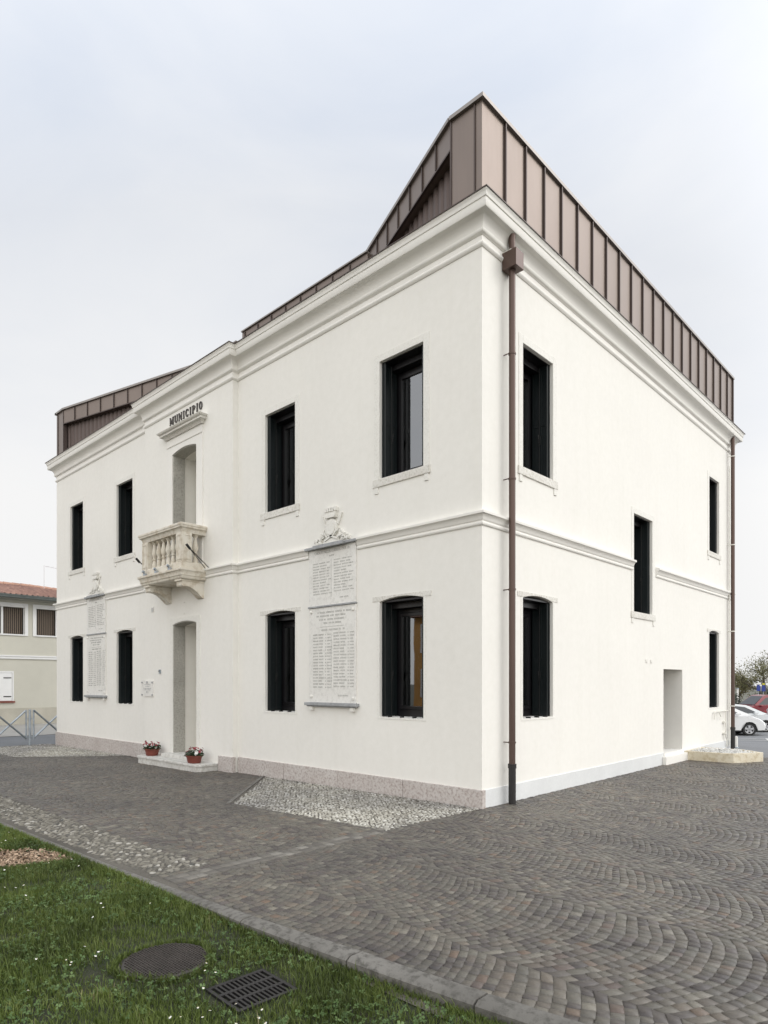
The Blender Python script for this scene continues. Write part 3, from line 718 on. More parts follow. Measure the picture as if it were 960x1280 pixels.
def surround(h,T,w,ztop,pd,mats):
    a,b,z0,z1,r,dp=h; n=12; mb=MB(T)
    mb.box(a-w,a+.004,-pd,0,z0,z1); mb.box(b-.004,b+w,-pd,0,z0,z1)
    A=[(a+(b-a)*k/n, z1+r*(1-(2*k/n-1)**2)) for k in range(n+1)]
    pts=[(a-w,z1)]+A+[(b+w,z1)]
    for (u0,c0),(u1,c1) in zip(pts,pts[1:]):
        if u1-u0<1e-6: continue
        mb.add([(u0,-pd,c0),(u1,-pd,c1),(u1,-pd,ztop),(u0,-pd,ztop),(u0,0,c0),(u1,0,c1),(u1,0,ztop),(u0,0,ztop)],[(0,1,2,3),(0,1,5,4),(3,2,6,7),(0,3,7,4),(1,2,6,5)])
    s=mb.build('door_surround',mats[0],hall)
    mb=MB(T); mb.box(a+.001,a+.022,.002,.27,z0,z1-.002); mb.box(b-.022,b-.001,.002,.27,z0,z1-.002)
    for (u0,c0),(u1,c1) in zip(A,A[1:]):
        mb.add([(u0,.002,c0-.001),(u1,.002,c1-.001),(u1,.27,c1-.001),(u0,.27,c0-.001),(u0,.002,c0-.02),(u1,.002,c1-.02),(u1,.27,c1-.02),(u0,.27,c0-.02)],[(0,1,2,3),(4,5,6,7),(0,1,5,4),(2,3,7,6)])
    mb.build('stone_jamb',mats[1],s,fixn=True)
    return s
surround(DOORL,T_bay,.13,3.10,.014,(m_frame,m_grey))
d2,arcp,_=door_set(DOORU,T_bay,.2,0)
su=surround(DOORU,T_bay,.235,7.03,.022,(m_trim,m_grey))
mb=MB(T_bay); mb.box(6.835,8.295,-.034,-.0225,6.845,6.862); mb.build('frieze_bead',m_sill,su)
mb=MB(); HOOD=[(0,7.02),(.035,7.022),(.045,7.045)]+arc((.05,7.05),(.11,7.085),.012,4)+[(.12,7.09),(.12,7.125)]+arc((.125,7.13),(.165,7.165),-.006,3)+[(.17,7.175),(.0,7.20)]
sweep(mb,[(-BP,8.29),(-BP-.02,8.29),(-BP-.02,6.83),(-BP,6.83)],HOOD); mb.build('hood_mould',m_sill,hall,smooth=True)
# steps
mb=MB(); Z=gz(0,7.5)
def slab(mb,poly,z0,z1,nose=.02):
    mb.prism(poly,2,z0,z1-.045); c=Vector((sum(p[0] for p in poly)/len(poly),sum(p[1] for p in poly)/len(poly)))
    mb.prism([(p[0]-(nose if p[0]<-.2 else 0),p[1]+(nose if p[1]>c.y else -nose)) for p in poly],2,z1-.0445,z1)
slab(mb,[(-BP+.02,6.28),(-.50,6.28),(-.58,6.36),(-.58,8.76),(-.50,8.84),(-BP+.02,8.84)],Z-.2,.085)
mb.build('doorstep',m_marblestep,hall,bevel=.008)
mb=MB(); mb.box(-.33,-BP+.6,6.92,8.21,.086,.165); mb.build('doorstep',m_marblestep,hall,bevel=.008)
# ---- balcony
XF=-.70; YA,YB=6.69,8.47
def balcony():
    mb=MB()
    prof=[(-.06,3.775),(-.045,3.78),(-.03,3.80),(-.028,3.835),(-.012,3.84)]+arc((-.01,3.845),(.015,3.93),.008,4)+[(.03,3.935),(.032,3.975),(-.06,3.985)]
    path=[(-BP,YB),(XF,YB),(XF,YA),(-BP,YA)]
    sweep(mb,path,prof)
    mb.box(XF+.05,-BP+.02,YA+.05,YB-.05,3.776,3.984)
    b=mb.build('balcony',m_balc,hall,smooth=True)
    # brackets with a curved underside
    for y in (6.80,8.13):
        mb=MB(); n=8
        cur=[(-.62,3.655)]+[(-.60+.42*t/n,3.63-.19*(t/n)**1.7+.035*math.sin(math.pi*t/n)) for t in range(n+1)]+[(-BP+.0,3.42),(-BP,3.774),(-.62,3.774)]
        mb.prism(cur,1,y,y+.22); mb.box(-.655,-BP,y-.015,y+.235,3.735,3.7735)
        mb.build('bracket',m_balc,b,bevel=.006)
    # base plinth, corner piers, rail
    t=.23
    mb=MB(); sweep(mb,[(-BP,YB-.03),(XF+.03,YB-.03),(XF+.03,YA+.03),(-BP,YA+.03)],[(-t+.02,3.985),(-.01,3.985),(-.01,4.10),(-.018,4.115),(-t+.02,4.115)])
    mb.build('balustrade_base',m_balc,b)
    for y0 in (YA+.04,YB-.04-.25):
        mb=MB(); x0,x1,y1=XF+.045,XF+.045+.215,y0+.25
        mb.box(x0,x1,y0,y1,4.116,4.70); f=.03
        for (p0,p1) in ((y0+f,y0+.055),(y1-.055,y1-f)): mb.box(x0-.012,x0,p0,p1,4.16,4.66)
        mb.box(x0-.012,x0,y0+.055,y1-.055,4.16,4.185); mb.box(x0-.012,x0,y0+.055,y1-.055,4.635,4.66)
        yy=(y0-.012,y0) if y0<7 else (y1,y1+.012)
        for (p0,p1) in ((x0+f,x0+.055),(x1-.055,x1-f)): mb.box(p0,p1,yy[0],yy[1],4.16,4.66)
        mb.box(x0+.055,x1-.055,yy[0],yy[1],4.16,4.185); mb.box(x0+.055,x1-.055,yy[0],yy[1],4.635,4.66)
        mb.build('pier',m_balc,b,bevel=.004)
        pass
    rp=[(-.24,4.70),(-.005,4.70),(.0,4.725)]+arc((.003,4.73),(.04,4.79),.01,4)+[(.055,4.795),(.06,4.83),(.07,4.835),(.07,4.87),(.06,4.88),(-.24,4.885)]
    mb=MB(); sweep(mb,[(-BP,YB-.05),(XF+.05,YB-.05),(XF+.05,YA+.05),(-BP,YA+.05)],rp); mb.build('handrail',m_balc,b,smooth=True)
    bp=[(.055,0),(.055,.045),(.046,.05),(.05,.075),(.046,.11),(.034,.155),(.028,.185),(.045,.195),(.047,.218),(.03,.226),(.034,.245),(.053,.285),(.060,.325),(.056,.365),(.040,.44),(.031,.50),(.030,.525),(.042,.532),(.042,.547),(.055,.552),(.055,.584)]
    bp=[(r,z) for r,z in bp]
    # reverse: fat belly at the upper half reads in the photograph as tapering downwards
    def bal(x,y):
        mb=MB(); mb.lathe((x,y,4.116),[(r,.584*(z/.584)) for r,z in bp],14); mb.build('baluster',m_balc,b,smooth=True)
    ya,yb=YA+.29,YB-.29
    for k in range(6): bal(XF+.155,ya+(yb-ya)*(k+.5)/6)
    for y in (YA+.155,YB-.155): bal(XF+.40,y)
    # little spotlights standing on the slab edge
    for k in (.12,.42,.75):
        mb=MB(); y=YB-.05-(YB-YA-.1)*k; mb.box(XF-.02,XF+.03,y-.035,y+.035,3.978,4.03); mb.tube([(XF-.005,y,4.045),(XF-.05,y,4.075)],.028,10); mb.build('spotlight',m_steel,b)
    # iron flagpole holders
    for y,s in ((6.55,1),(8.62,-1)):
        mb=MB(); tip=Vector((-.63,y-.03*s,4.36)); mb.tube([(-BP+.01,y+.0,3.98),tip],.010,8); mb.tube([(-BP-.02,y+.12*s,3.99),tip],.008,8); mb.tube([tip+Vector((.03,0,-.03)),tip+Vector((-.055,0,.055))],.026,12); mb.build('flagpole_holder',m_black,b)
balcony()
# ---- lettering MUNICIPIO: slab serif capitals
def letters():
    mb=MB(lambda u,d,z:(-BP-d,u,z))      # u runs to the viewer's left
    y0,y1=8.185,6.85; z0,h=7.335,.165
    W=dict(M=1.35,U=1.05,N=1.12,I=.55,C=.95,P=.95,O=1.0); txt='MUNICIPIO'; gap=.34
    tot=sum(W[c] for c in txt)+gap*(len(txt)-1); k=(y0-y1)/tot; x=0
    def bar(xa,za,xb,zb,w):  # thick stroke in letter space, width measured across
        mb.add([P(xa-w/2,za,0),P(xa+w/2,za,0),P(xb+w/2,zb,0),P(xb-w/2,zb,0),P(xa-w/2,za,1),P(xa+w/2,za,1),P(xb+w/2,zb,1),P(xb-w/2,zb,1)],[(0,1,2,3),(4,5,6,7),(0,1,5,4),(1,2,6,5),(2,3,7,6),(3,0,4,7)])
    def ring(cx,cz,rx,rz,tw,th,a0,a1,n=20):
        for i in range(n):
            a=a0+(a1-a0)*i/n; b=a0+(a1-a0)*(i+1)/n
            o=[(cx+rx*math.cos(t),cz+rz*math.sin(t)) for t in (a,b)]; q=[(cx+(rx-tw)*math.cos(t),cz+(rz-th)*math.sin(t)) for t in (a,b)]
            pts=[o[0],o[1],q[1],q[0]]
            mb.add([P(*p,0) for p in pts]+[P(*p,1) for p in pts],[(0,1,2,3),(4,5,6,7),(0,1,5,4),(2,3,7,6)])
    for c in txt:
        w=W[c]; X=x; P=lambda a,b,s:(y0-(X+a)*k,.004+.018*s,z0+b*h); sw=.24; sf=.075
        def stem(a): bar(a,0,a,1,sw)
        def serif(a,z,wd=.44): bar(a,z,a,z+sf,wd)
        if c=='I': stem(w/2); serif(w/2,0); serif(w/2,1-sf)
        elif c=='M':
            bar(.15,0,.15,1,.12); bar(w-.2,0,w-.2,1,sw); bar(.2,1,w/2-.02,.12,.22); bar(w/2,.12,w-.24,1,.12); serif(.15,0,.3); serif(w-.2,0); serif(.12,1-sf,.3); serif(w-.16,1-sf,.4)
        elif c=='N':
            bar(.15,0,.15,1,.12); bar(w-.15,0,w-.15,1,.12); bar(.2,1,w-.2,0,.25); serif(.15,0,.34); serif(.13,1-sf,.34); serif(w-.15,1-sf,.34)
        elif c=='U':
            bar(.2,.3,.2,1,sw); bar(w-.15,.3,w-.15,1,.12); ring(w/2+.0,.3,w/2-.08,.31,.2,.09,math.pi,2*math.pi); serif(.2,1-sf); serif(w-.15,1-sf,.34)
        elif c=='C': ring(w/2,.5,w/2,.51,.25,.08,R(42),R(322),26); bar(w-.12,.66,w-.12,.95,.09); bar(w-.12,.08,w-.12,.3,.07)
        elif c=='P': stem(.2); serif(.2,0); serif(.15,1-sf,.35); ring(.42,.72,w-.42,.28,.22,.075,-math.pi/2,math.pi/2,14); bar(.3,.925,.45,.925,.0); bar(.36,.925,.36,1,.3); bar(.36,.44,.36,.515,.3)
        elif c=='O': ring(w/2,.5,w/2,.51,.26,.07,0,2*math.pi,28)
        x+=w+gap
    mb.build('lettering',m_dark_letter,hall,fixn=True)
letters()
# ---- small fittings on the walls
def plate(name,T,a,b,z0,z1,th,mat,label,cat):
    t=empty(name,(0,0,0)); mb=MB(T); mb.box(a,b,-th,.002,z0,z1); c=Vector(T((a+b)/2,0,z0)); t.location=c
    o=mb.build('plate',mat,t,bevel=.003); o.data.transform(Matrix.Translation(-c)); tag(t,label,cat); return t,c
t,c=plate('sign_plate',T_bay,8.93,9.50,1.375,1.745,.018,m_marble,'small white stone sign with corner bolts left of the main door','sign')
mb=MB(T_bay)
for u in (8.97,9.46):
    for z in (1.415,1.70): mb.lathe((u,-.027,z),[(.001,-.02),(.017,-.012),(.02,0),(.017,.012),(.001,.02)],10)
mb.lathe((9.215,-.027,1.70),[(.001,-.03),(.02,-.012),(.012,.01),(.02,.02),(.001,.03)],10)
o=mb.build('bolt',m_lead,t); o.data.transform(Matrix.Translation(-c))
mb=MB(T_bay)
for z,l in ((1.64,.30),(1.60,.2),(1.55,.36),(1.52,.34),(1.485,.1),(1.455,.1)):
    u=9.215+l/2
    while u>9.215-l/2:
        w=random.uniform(.006,.012); mb.box(u-w,u,-.0195,-.0182,z,z+.018); u-=w+random.choice((.006,.006,.02))
o=mb.build('inscription',m_lead,t); o.data.transform(Matrix.Translation(-c))
t,c=plate('house_number_tile',T_bay,8.93,9.04,3.30,3.42,.012,m_marble,'tiny grey and white number tile under the balcony left bracket','sign')
mb=MB(T_bay); mb.box(8.945,8.955,-.0145,-.0122,3.32,3.40); mb.box(8.965,9.025,-.0145,-.0122,3.32,3.335); mb.box(9.01,9.025,-.0145,-.0122,3.336,3.40); mb.box(8.975,8.985,-.0145,-.0122,3.336,3.40)
o=mb.build('numeral',m_lead,t); o.data.transform(Matrix.Translation(-c))
t,c=plate('doorbell',T_bay,8.60,8.66,1.90,1.99,.03,m_steel,'small grey doorbell box on the wall left of the main door','doorbell')
mb=MB(T_bay); mb.lathe((8.63,-.036,1.955),[(.001,-.012),(.012,-.006),(.012,.006),(.001,.012)],10); o=mb.build('button',m_black,t); o.data.transform(Matrix.Translation(-c))
for u in (5.60,5.84):
    mb=MB(T_side); mb.lathe((0,0,0),[(.04,0),(.045,.006),(.03,.01)],16); 
    o=mb.build('wall_vent',m_frame,hall); o.data.transform(Matrix.Translation((u,-.002,2.126))@Matrix.Rotation(R(90),4,'X'))
for z in (3.40,3.16): mb=MB(T_bay); mb.box(7.56,7.60,-.01,.0,z,z+.018); mb.build('wall_fixing',m_sill,hall)
# ---- downpipes
def downpipe(x,hopper,zbot,ztop=7.95):
    y=-.115; mb=MB()
    zh=7.49 if hopper else 7.62
    mb.tube([(x,y,zbot+.52),(x,y,zh)],.046,16)
    top=[(x,y,zh+.205),(x,y,zh+.30),(x-.015,y+.0,zh+.38),(x-.02,y-.015,ztop)] if hopper else [(x,y,zh),(x,y,ztop)]
    mb.tube(top,.046,16)
    p=mb.build('downpipe',m_pipe,hall,smooth=True)
    mb=MB(); mb.tube([(x,y,zbot-.06),(x,y-.0,zbot+.50)],.052,16); mb.tube([(x,y,zbot+.50),(x,y,zbot+.56)],.06,16); mb.build('drain_boot',m_iron,p,smooth=True)
    if hopper:
        mb=MB(); mb.box(x-.10,x+.10,y-.125,y+.10,zh-.03,zh+.21); mb.tube([(x,y,zh-.05),(x,y,zh+.005)],.05,16); mb.build('hopper',m_pipe,p,bevel=.005)
        mb=MB(); mb.tube([(x-.075,-.0,zh+.22),(x-.075,y-.02,zh+.225),(x-.02,y-.065,zh+.23),(x+.04,y-.055,zh+.23),(x+.065,y,zh+.23)],.012,8); mb.build('bracket',m_creampipe,p,smooth=True)
    for z in ((6.3,4.55,3.0,.86) if hopper else (7.45,5.2,3.0,1.1)):
        mb=MB(); mb.tube([(x,y,z-.012),(x,y,z+.012)],.054,16); mb.tube([(x-.04,0,z),(x-.04,y,z)],.008,6); mb.build('bracket',m_pipe if hopper else m_creampipe,p)
downpipe(.565,True,0.0); downpipe(10.86,False,0.0)
# ---- roof storey
def roof():
    ZR0,ZR1=8.12,9.60; ri=MB()
    M1=(2.18,5.71)          # where the two set-back edges meet
    A=(0.0,.53); B=(0.0,14.6)
    plan=[(0,0),(LX,0),(LX,LY),(0,LY),B,M1,A]
    mb=MB()
    # walls: flank, back, left end full height
    def wallq(p,q,z0,z1,mi=0): mb.quad((p[0],p[1],z0),(q[0],q[1],z0),(q[0],q[1],z1),(p[0],p[1],z1),mi)
    wallq((0,0),(LX,0),ZR0,ZR1); wallq((LX,0),(LX,LY),ZR0,ZR1); wallq((LX,LY),(0,LY),ZR0,ZR1); wallq((0,0),A,ZR0,ZR1); wallq(B,(0,LY),ZR0,ZR1)
    # deck
    mb.add([(x,y,ZR1-.02) for x,y in plan],[(0,1,2,3,4,5,6)])
    r=mb.build('roof',m_zinc,hall,fixn=False)
    # band on the set-back edges and recessed ribbed cladding under it
    band=MB(); rib=MB(); seam=MB(); cap=MB()
    def along(p,q):
        d=Vector((q[0]-p[0],q[1]-p[1],0)); L=d.length; d.normalize(); return Vector((p[0],p[1],0)),d,L
    for p,q,sg in ((A,M1,1),(B,M1,-1)):
        o,d,L=along(p,q); nn=Vector((d.y,-d.x,0))*(-1 if sg>0 else 1)   # outward
        if nn.x>0: nn=-nn
        zb=9.175
        a,b=o,o+d*L
        band.add([(*(a.xy),zb),(*(b.xy),zb),(*(b.xy),ZR1),(*(a.xy),ZR1),(*((a-nn*.16).xy),zb),(*((b-nn*.16).xy),zb)],[(0,1,2,3),(0,1,5,4)])
        seam.add([(*((a+nn*.012).xy),zb-.012),(*((b+nn*.012).xy),zb-.012),(*((b+nn*.012).xy),zb+.015),(*((a+nn*.012).xy),zb+.015),(*((a-nn*.03).xy),zb-.012),(*((b-nn*.03).xy),zb-.012)],[(0,1,2,3),(0,1,5,4)])
        n=int(L/.085); prev=None
        for k in range(n+1):
            t=k*L/n; off=.12+(.03 if k%2 else 0); c=o+d*t-nn*off; c2=o+d*min(L,t+.06)-nn*off
            rib.quad((c.x,c.y,ZR0),(c2.x,c2.y,ZR0),(c2.x,c2.y,zb),(c.x,c.y,zb))
            if prev is not None: rib.quad((prev.x,prev.y,ZR0),(c.x,c.y,ZR0),(c.x,c.y,zb),(prev.x,prev.y,zb))
            prev=c2
        t=.42 if sg>0 else .52
        while t<L-.1:
            c=o+d*t; 
            P=[c-d*.010,c+d*.010,c+d*.010+nn*.024,c-d*.010+nn*.024]
            seam.add([(*(v.xy),zb+.016) for v in P]+[(*(v.xy),ZR1-.005) for v in P],[(0,1,2,3),(4,5,6,7),(0,1,5,4),(1,2,6,5),(2,3,7,6),(3,0,4,7)])
            t+=.44 if sg>0 else .56
    band.build('roof_band',m_zinc,r,fixn=False)
    rib.build('ribbed_cladding',m_slat,r,fixn=False)
    # return wall beside the recess at each end
    seam.box(-.012,.10,.53-.02,.53+.005,ZR0,9.6); seam.box(-.012,.10,14.595,14.62,ZR0,9.6)
    seam.box(-.016,0,.105,.125,8.16,9.58); seam.box(-.016,0,15.0,15.02,8.16,9.58)
    # standing seams on the flank
    x=.545
    while x<LX-.2: seam.box(x-.012,x+.012,-.034,0,8.15,9.575); x+=.537
    y=.5
    while y<LY-.2: seam.box(LX,LX+.03,y-.012,y+.012,8.15,9.575); y+=.55
    y=.5
    x=.5
    while x<LX-.2: seam.box(x-.012,x+.012,LY,LY+.03,8.15,9.575); x+=.55
    seam.box(LX-.03,LX+.012,-.036,-.0,8.15,9.58)
    # low parapet along the terrace, following the cornice
    for p,q in (((0,2.18),(0,BY0-.14)),):
        pb=MB(); pb.box(.0,.12,p[1],q[1],8.16,8.49); pb.build('parapet',m_zinc,r)
        y=p[1]+.4
        while y<q[1]-.1: seam.box(-.02,0,y-.009,y+.009,8.18,8.47); y+=.42
        cap.box(-.03,.15,p[1],q[1],8.492,8.515)
    pb=MB(); pb.box(-BP-.0,.0,BY0-.14,BY1+.14,8.16,8.26); pb.build('parapet',m_zinc,r); cap.box(-BP-.03,.03,BY0-.15,BY1+.15,8.262,8.285)
    seam.build('standing_seam',m_seam,r)
    # cap flashing round the top
    def capline(p,q,nn,w=.05):
        a=Vector((p[0],p[1],0)); b=Vector((q[0],q[1],0)); nn=Vector((nn[0],nn[1],0))
        P=[a+nn*.045,b+nn*.045,b-nn*w,a-nn*w]; vs=[(v.x,v.y,ZR1-.03) for v in P]+[(v.x,v.y,ZR1+.022) for v in P]
        cap.add(vs,[(0,1,2,3),(4,5,6,7),(0,1,5,4),(1,2,6,5),(2,3,7,6),(3,0,4,7)])
    capline((.0505,0),(LX+.045,0),(0,-1)); capline((LX,0),(LX,LY),(1,0)); capline((LX+.045,LY),(-.045,LY),(0,1)); capline((0,-.045),A,(-1,0)); capline(B,(0,LY),(-1,0))
    for p,q in ((A,M1),(B,M1)):
        d=Vector((q[0]-p[0],q[1]-p[1])).normalized(); nn=Vector((d.y,-d.x)); 
        if nn.x>0: nn=-nn
        capline(p,q,nn)
    cap.build('cap_flashing',m_cap,r)
    # terrace floor
    tb=MB(); tb.add([(.12,.53,8.14),(.12,14.6,8.14),(2.3,5.71,8.14)],[(0,1,2)]); tb.build('terrace_floor',m_slat,r,fixn=False)
roof()
# ------------------------------------------------------------------ memorial plaques
def plaque(yc,label):
    w=.578; t=empty('memorial_plaque',(0,yc,1.22)); tag(t,label,'plaque','war memorial plaques on the facade')
    T=lambda u,d,z:(d,u,z-1.22); mk=lambda: MB(T)
    m=mk(); m.box(-w,w,-.028,.002,2.995,3.955); m.build('upper_slab',m_marble,t,bevel=.004)
    m=mk(); m.box(-w,w,-.026,.002,1.362,2.965); m.build('lower_slab',m_marble,t,bevel=.004)
    m=mk(); m.box(-w-.01,w+.01,-.05,.002,2.966,2.994); m.build('divider_bar',m_lead,t,bevel=.005)
    m=mk(); m.box(-w-.06,w+.06,-.09,.002,1.31,1.361); m.box(-w-.03,w+.03,-.06,.002,1.29,1.3095); m.build('lower_ledge',m_lead,t,bevel=.008)
    m=mk(); m.box(-w-.06,w+.06,-.085,.002,3.956,3.998); m.box(-.37,.37,-.13,-.0855,3.945,4.004); m.build('upper_ledge',m_lead,t,bevel=.006)
    for u in (-w+.03,w-.11):
        m=mk(); m.box(u,u+.08,-.06,.002,1.225,1.289); m.build('bracket',m_frame,t,bevel=.01)
    for u,z in ((-w+.06,2.88),(w-.06,2.9),(w-.06,1.46),(-w+.06,1.44)):
        m=mk(); m.lathe((u,-.026,z),[(.001,-.03),(.024,-.018),(.03,0),(.024,.018),(.001,.03)],10); m.build('fixing_boss',m_frame,t,smooth=True)
    # relief coat of arms: shield, mural crown, laurel and oak sprays
    def rel(poly,d0,d1): m.add([(u,-d0,z) for u,z in poly]+[(u,-d1,z) for u,z in poly],[tuple(range(len(poly)))]+[tuple(range(len(poly),2*len(poly)))]+[(i,(i+1)%len(poly),len(poly)+(i+1)%len(poly),len(poly)+i) for i in range(len(poly))])
    m=mk(); sh=[(.14*math.sin(a)*(1 if abs(math.cos(a))<.9 else .9),4.27+.155*math.cos(a)) for a in [2*math.pi*k/20 for k in range(20)]]
    rel(sh,0,.05); rel([(u*.78,4.27+(z-4.27)*.8) for u,z in sh],.05,.062); cr=m.build('crest',m_frame,t,bevel=.008)
    m=mk(); rel([(-.12,4.43),(.12,4.43),(.135,4.48),(-.135,4.48)],0,.075); rel([(-.11,4.48),(.11,4.48),(.125,4.535),(-.125,4.535)],0,.055)
    for k in range(5): u=-.118+.059*k; rel([(u-.02,4.535),(u+.02,4.535),(u+.026,4.60),(u-.026,4.60)],0,.07)
    m.build('mural_crown',m_frame,cr,bevel=.003)
    m=mk(); rnd=random.Random(5)
    for s in (-1,1):
        for k in range(26):
            f=k/26; u=s*(.14+.26*f+rnd.uniform(-.05,.05)); z=4.19-.16*f+rnd.uniform(-.06,.05)*(1-.3*f)
            if z<4.02: z=4.03
            a=rnd.uniform(0,math.pi); l=rnd.uniform(.028,.05); b=.014
            rel([(u+l*math.cos(a),z+l*math.sin(a)),(u-b*math.sin(a),z+b*math.cos(a)),(u-l*math.cos(a),z-l*math.sin(a)),(u+b*math.sin(a),z-b*math.cos(a))],.0,rnd.uniform(.02,.055))
        rel([(s*.13,4.22),(s*.36,4.005),(s*.42,4.005),(s*.16,4.25)],0,.025)
        rel([(s*.14,4.33),(s*.24,4.50),(s*.255,4.49),(s*.17,4.31)],0,.03)
    rel([(-.2,4.01),(.2,4.01),(.16,4.10),(-.16,4.10)],0,.03); rel([(-.16,4.06),(0,4.12),(.16,4.06),(.16,4.09),(0,4.15),(-.16,4.09)],.03,.05)
    m.build('laurel_spray',m_frame,cr)
    # inscription: heading as text, name rows as worn strokes
    m=mk()
    def word(u,z,l,h,d):
        e=u-l
        while u>e:
            ww=random.choice((.006,.007,.010)); m.box(u-ww,u,-d-.0022,-d+.0005,z+random.uniform(0,.006),z+h-random.uniform(0,.006)); u-=ww+random.choice((.006,.007,.009))
    def row(u,z,ws,h,d):
        for l in ws: word(u,z,l,h,d); u-=l+.03
    d=.028
    row(.055,3.80,(.12,),.03,d)
    for k in range(12):
        z=3.70-.047*k; row(.47,z,(random.uniform(.12,.2),random.uniform(.12,.17),.07)[:3 if random.random()<.8 else 2],.026,d)
        row(-.06,z+.02,(random.uniform(.12,.18),random.uniform(.1,.16),.09)[:3 if random.random()<.7 else 2],.026,d)
    row(-.2,3.09,(.08,.1),.026,d); m.box(.006,.014,-d-.002,-d+.0005,3.12,3.76)
    d=.026
    for z,l,ww in ((2.86,.36,(.03,.13,.2,.16,.04,.12)),(2.80,.38,(.06,.22,.1,.1,.12)),(2.74,.31,(.09,.05,.14,.24)),(2.68,.2,(.1,.06,.03,.14))): row(l,z,ww,.034,d)
    m.box(-.30,.30,-d-.002,-d+.0005,2.63,2.638); row(.26,2.565,(.16,.22,.06,.05),.034,d)
    for k in range(18):
        z=2.49-.052*k; row(.47,z,(random.uniform(.1,.13),random.uniform(.08,.14)),.03,d); row(.16,z,(.02,random.uniform(.06,.12)),.026,d)
        row(-.05,z+.015,(random.uniform(.1,.14),random.uniform(.1,.15)),.03,d); row(-.39,z+.015,(.02,random.uniform(.06,.11)),.026,d)
    m.box(.006,.014,-d-.002,-d+.0005,1.60,2.52); row(-.16,1.47,(.08,.12),.028,d)
    ins=m.build('inscription',m_ink,t,fixn=False)
    cu=bpy.data.curves.new('heading','FONT'); cu.body='CADUTI NELLA GUERRA 1915 18'; cu.size=.064; cu.align_x='CENTER'; cu.extrude=.001; cu.space_character=.92
    tmp=bpy.data.objects.new('heading',cu); COL.objects.link(tmp); dg=bpy.context.evaluated_depsgraph_get(); me=bpy.data.meshes.new_from_object(tmp.evaluated_get(dg)); COL.objects.unlink(tmp); bpy.data.objects.remove(tmp)
    me.transform(Matrix(((0,0,-1,-.0295),(-1,0,0,0),(0,1,0,3.87-1.22),(0,0,0,1)))); me.materials.clear(); me.materials.append(m_ink)
    o=bpy.data.objects.new('heading',me); COL.objects.link(o); o.parent=t
plaque(3.0,'white marble memorial plaque with carved crest between the two windows nearest the corner')
plaque(12.31,'white marble memorial plaque with carved crest left of the balcony between narrow windows')
# ------------------------------------------------------------------ flower pots on the step
m_fol=tone_mat('pot_leaves',[(0,(.012,.03,.010)),(.6,(.03,.06,.02)),(1,(.06,.10,.035))],.5,nscale=20,bump=0)
m_red=M('red_petals',(.28,.012,.03),.6,.25,20,obj=True); m_wht=M('white_petals',(.80,.80,.77),.6,.05,20,obj=True)
def pot(loc,label,seed):
    rd=random.Random(seed); t=empty('flower_pot',loc,R(90),label,'flower pot','pots of red and white flowers on the doorstep')
    mb=MB(); mb.lathe((0,0,0),[(.115,0),(.12,.01),(.142,.10),(.152,.105),(.155,.13),(.145,.132),(.138,.115),(.1,.11)],24,sx=1.12,sy=.85); mb.build('bowl',m_terracotta,t,smooth=True)
    V=[];F=[];tn=[]
    for _ in range(420):
        a=rd.uniform(0,6.283); r=math.sqrt(rd.random())*.17; x,y=r*1.12*math.cos(a),r*.85*math.sin(a); z=.12+rd.uniform(0,.10)*(1-.35*(r/.17)**2)
        s=rd.uniform(.012,.024); u=Vector((rd.gauss(0,1),rd.gauss(0,1),rd.gauss(.2,.6))).normalized(); v=u.cross(Vector((rd.gauss(0,1),rd.gauss(0,1),rd.gauss(0,1)))).normalized(); p=Vector((x,y,z)); o=len(V)
        V+= [tuple(p-u*s),tuple(p+v*s*.6),tuple(p+u*s),tuple(p-v*s*.6)]; F.append((o,o+1,o+2,o+3)); tn.append(rd.random())
    o=npmesh('foliage',np.array(V),np.array(F),[m_fol],{'tone':tn}); o.parent=t
    def flowers(name,mat,n,zlo,zhi,s0):
        mb=MB()
        for _ in range(n):
            a=rd.uniform(0,6.283); r=math.sqrt(rd.random())*.16; x,y=r*1.15*math.cos(a),r*.85*math.sin(a); z=rd.uniform(zlo,zhi); p=Vector((x,y,z)); ax=(Vector((x*2,y*2,.35))+Vector((rd.gauss(0,.2),rd.gauss(0,.2),0))).normalized(); u=ax.orthogonal().normalized(); w=ax.cross(u); s=s0*rd.uniform(.75,1.2)
            for q in range(5):
                b=q*1.2566+rd.uniform(-.2,.2); e=(u*math.cos(b)+w*math.sin(b)); f=(u*-math.sin(b)+w*math.cos(b)); mb.add([tuple(p),tuple(p+e*s*.7+f*s*.5+ax*s*.2),tuple(p+e*s*1.15+ax*s*.45),tuple(p+e*s*.7-f*s*.5+ax*s*.2)],[(0,1,2,3)])
        mb.build(name,mat,t,fixn=False)
    t.scale=(1.16,1.16,1.16)
    flowers('white_flowers',m_wht,22,.15,.215,.026); flowers('red_flowers',m_red,22,.19,.26,.023)
pot((-.36,8.56,.087),'terracotta bowl of red and white flowers at the left end of the doorstep',1)
pot((-.42,6.68,.087),'terracotta bowl of red and white flowers at the right end of the doorstep',2)
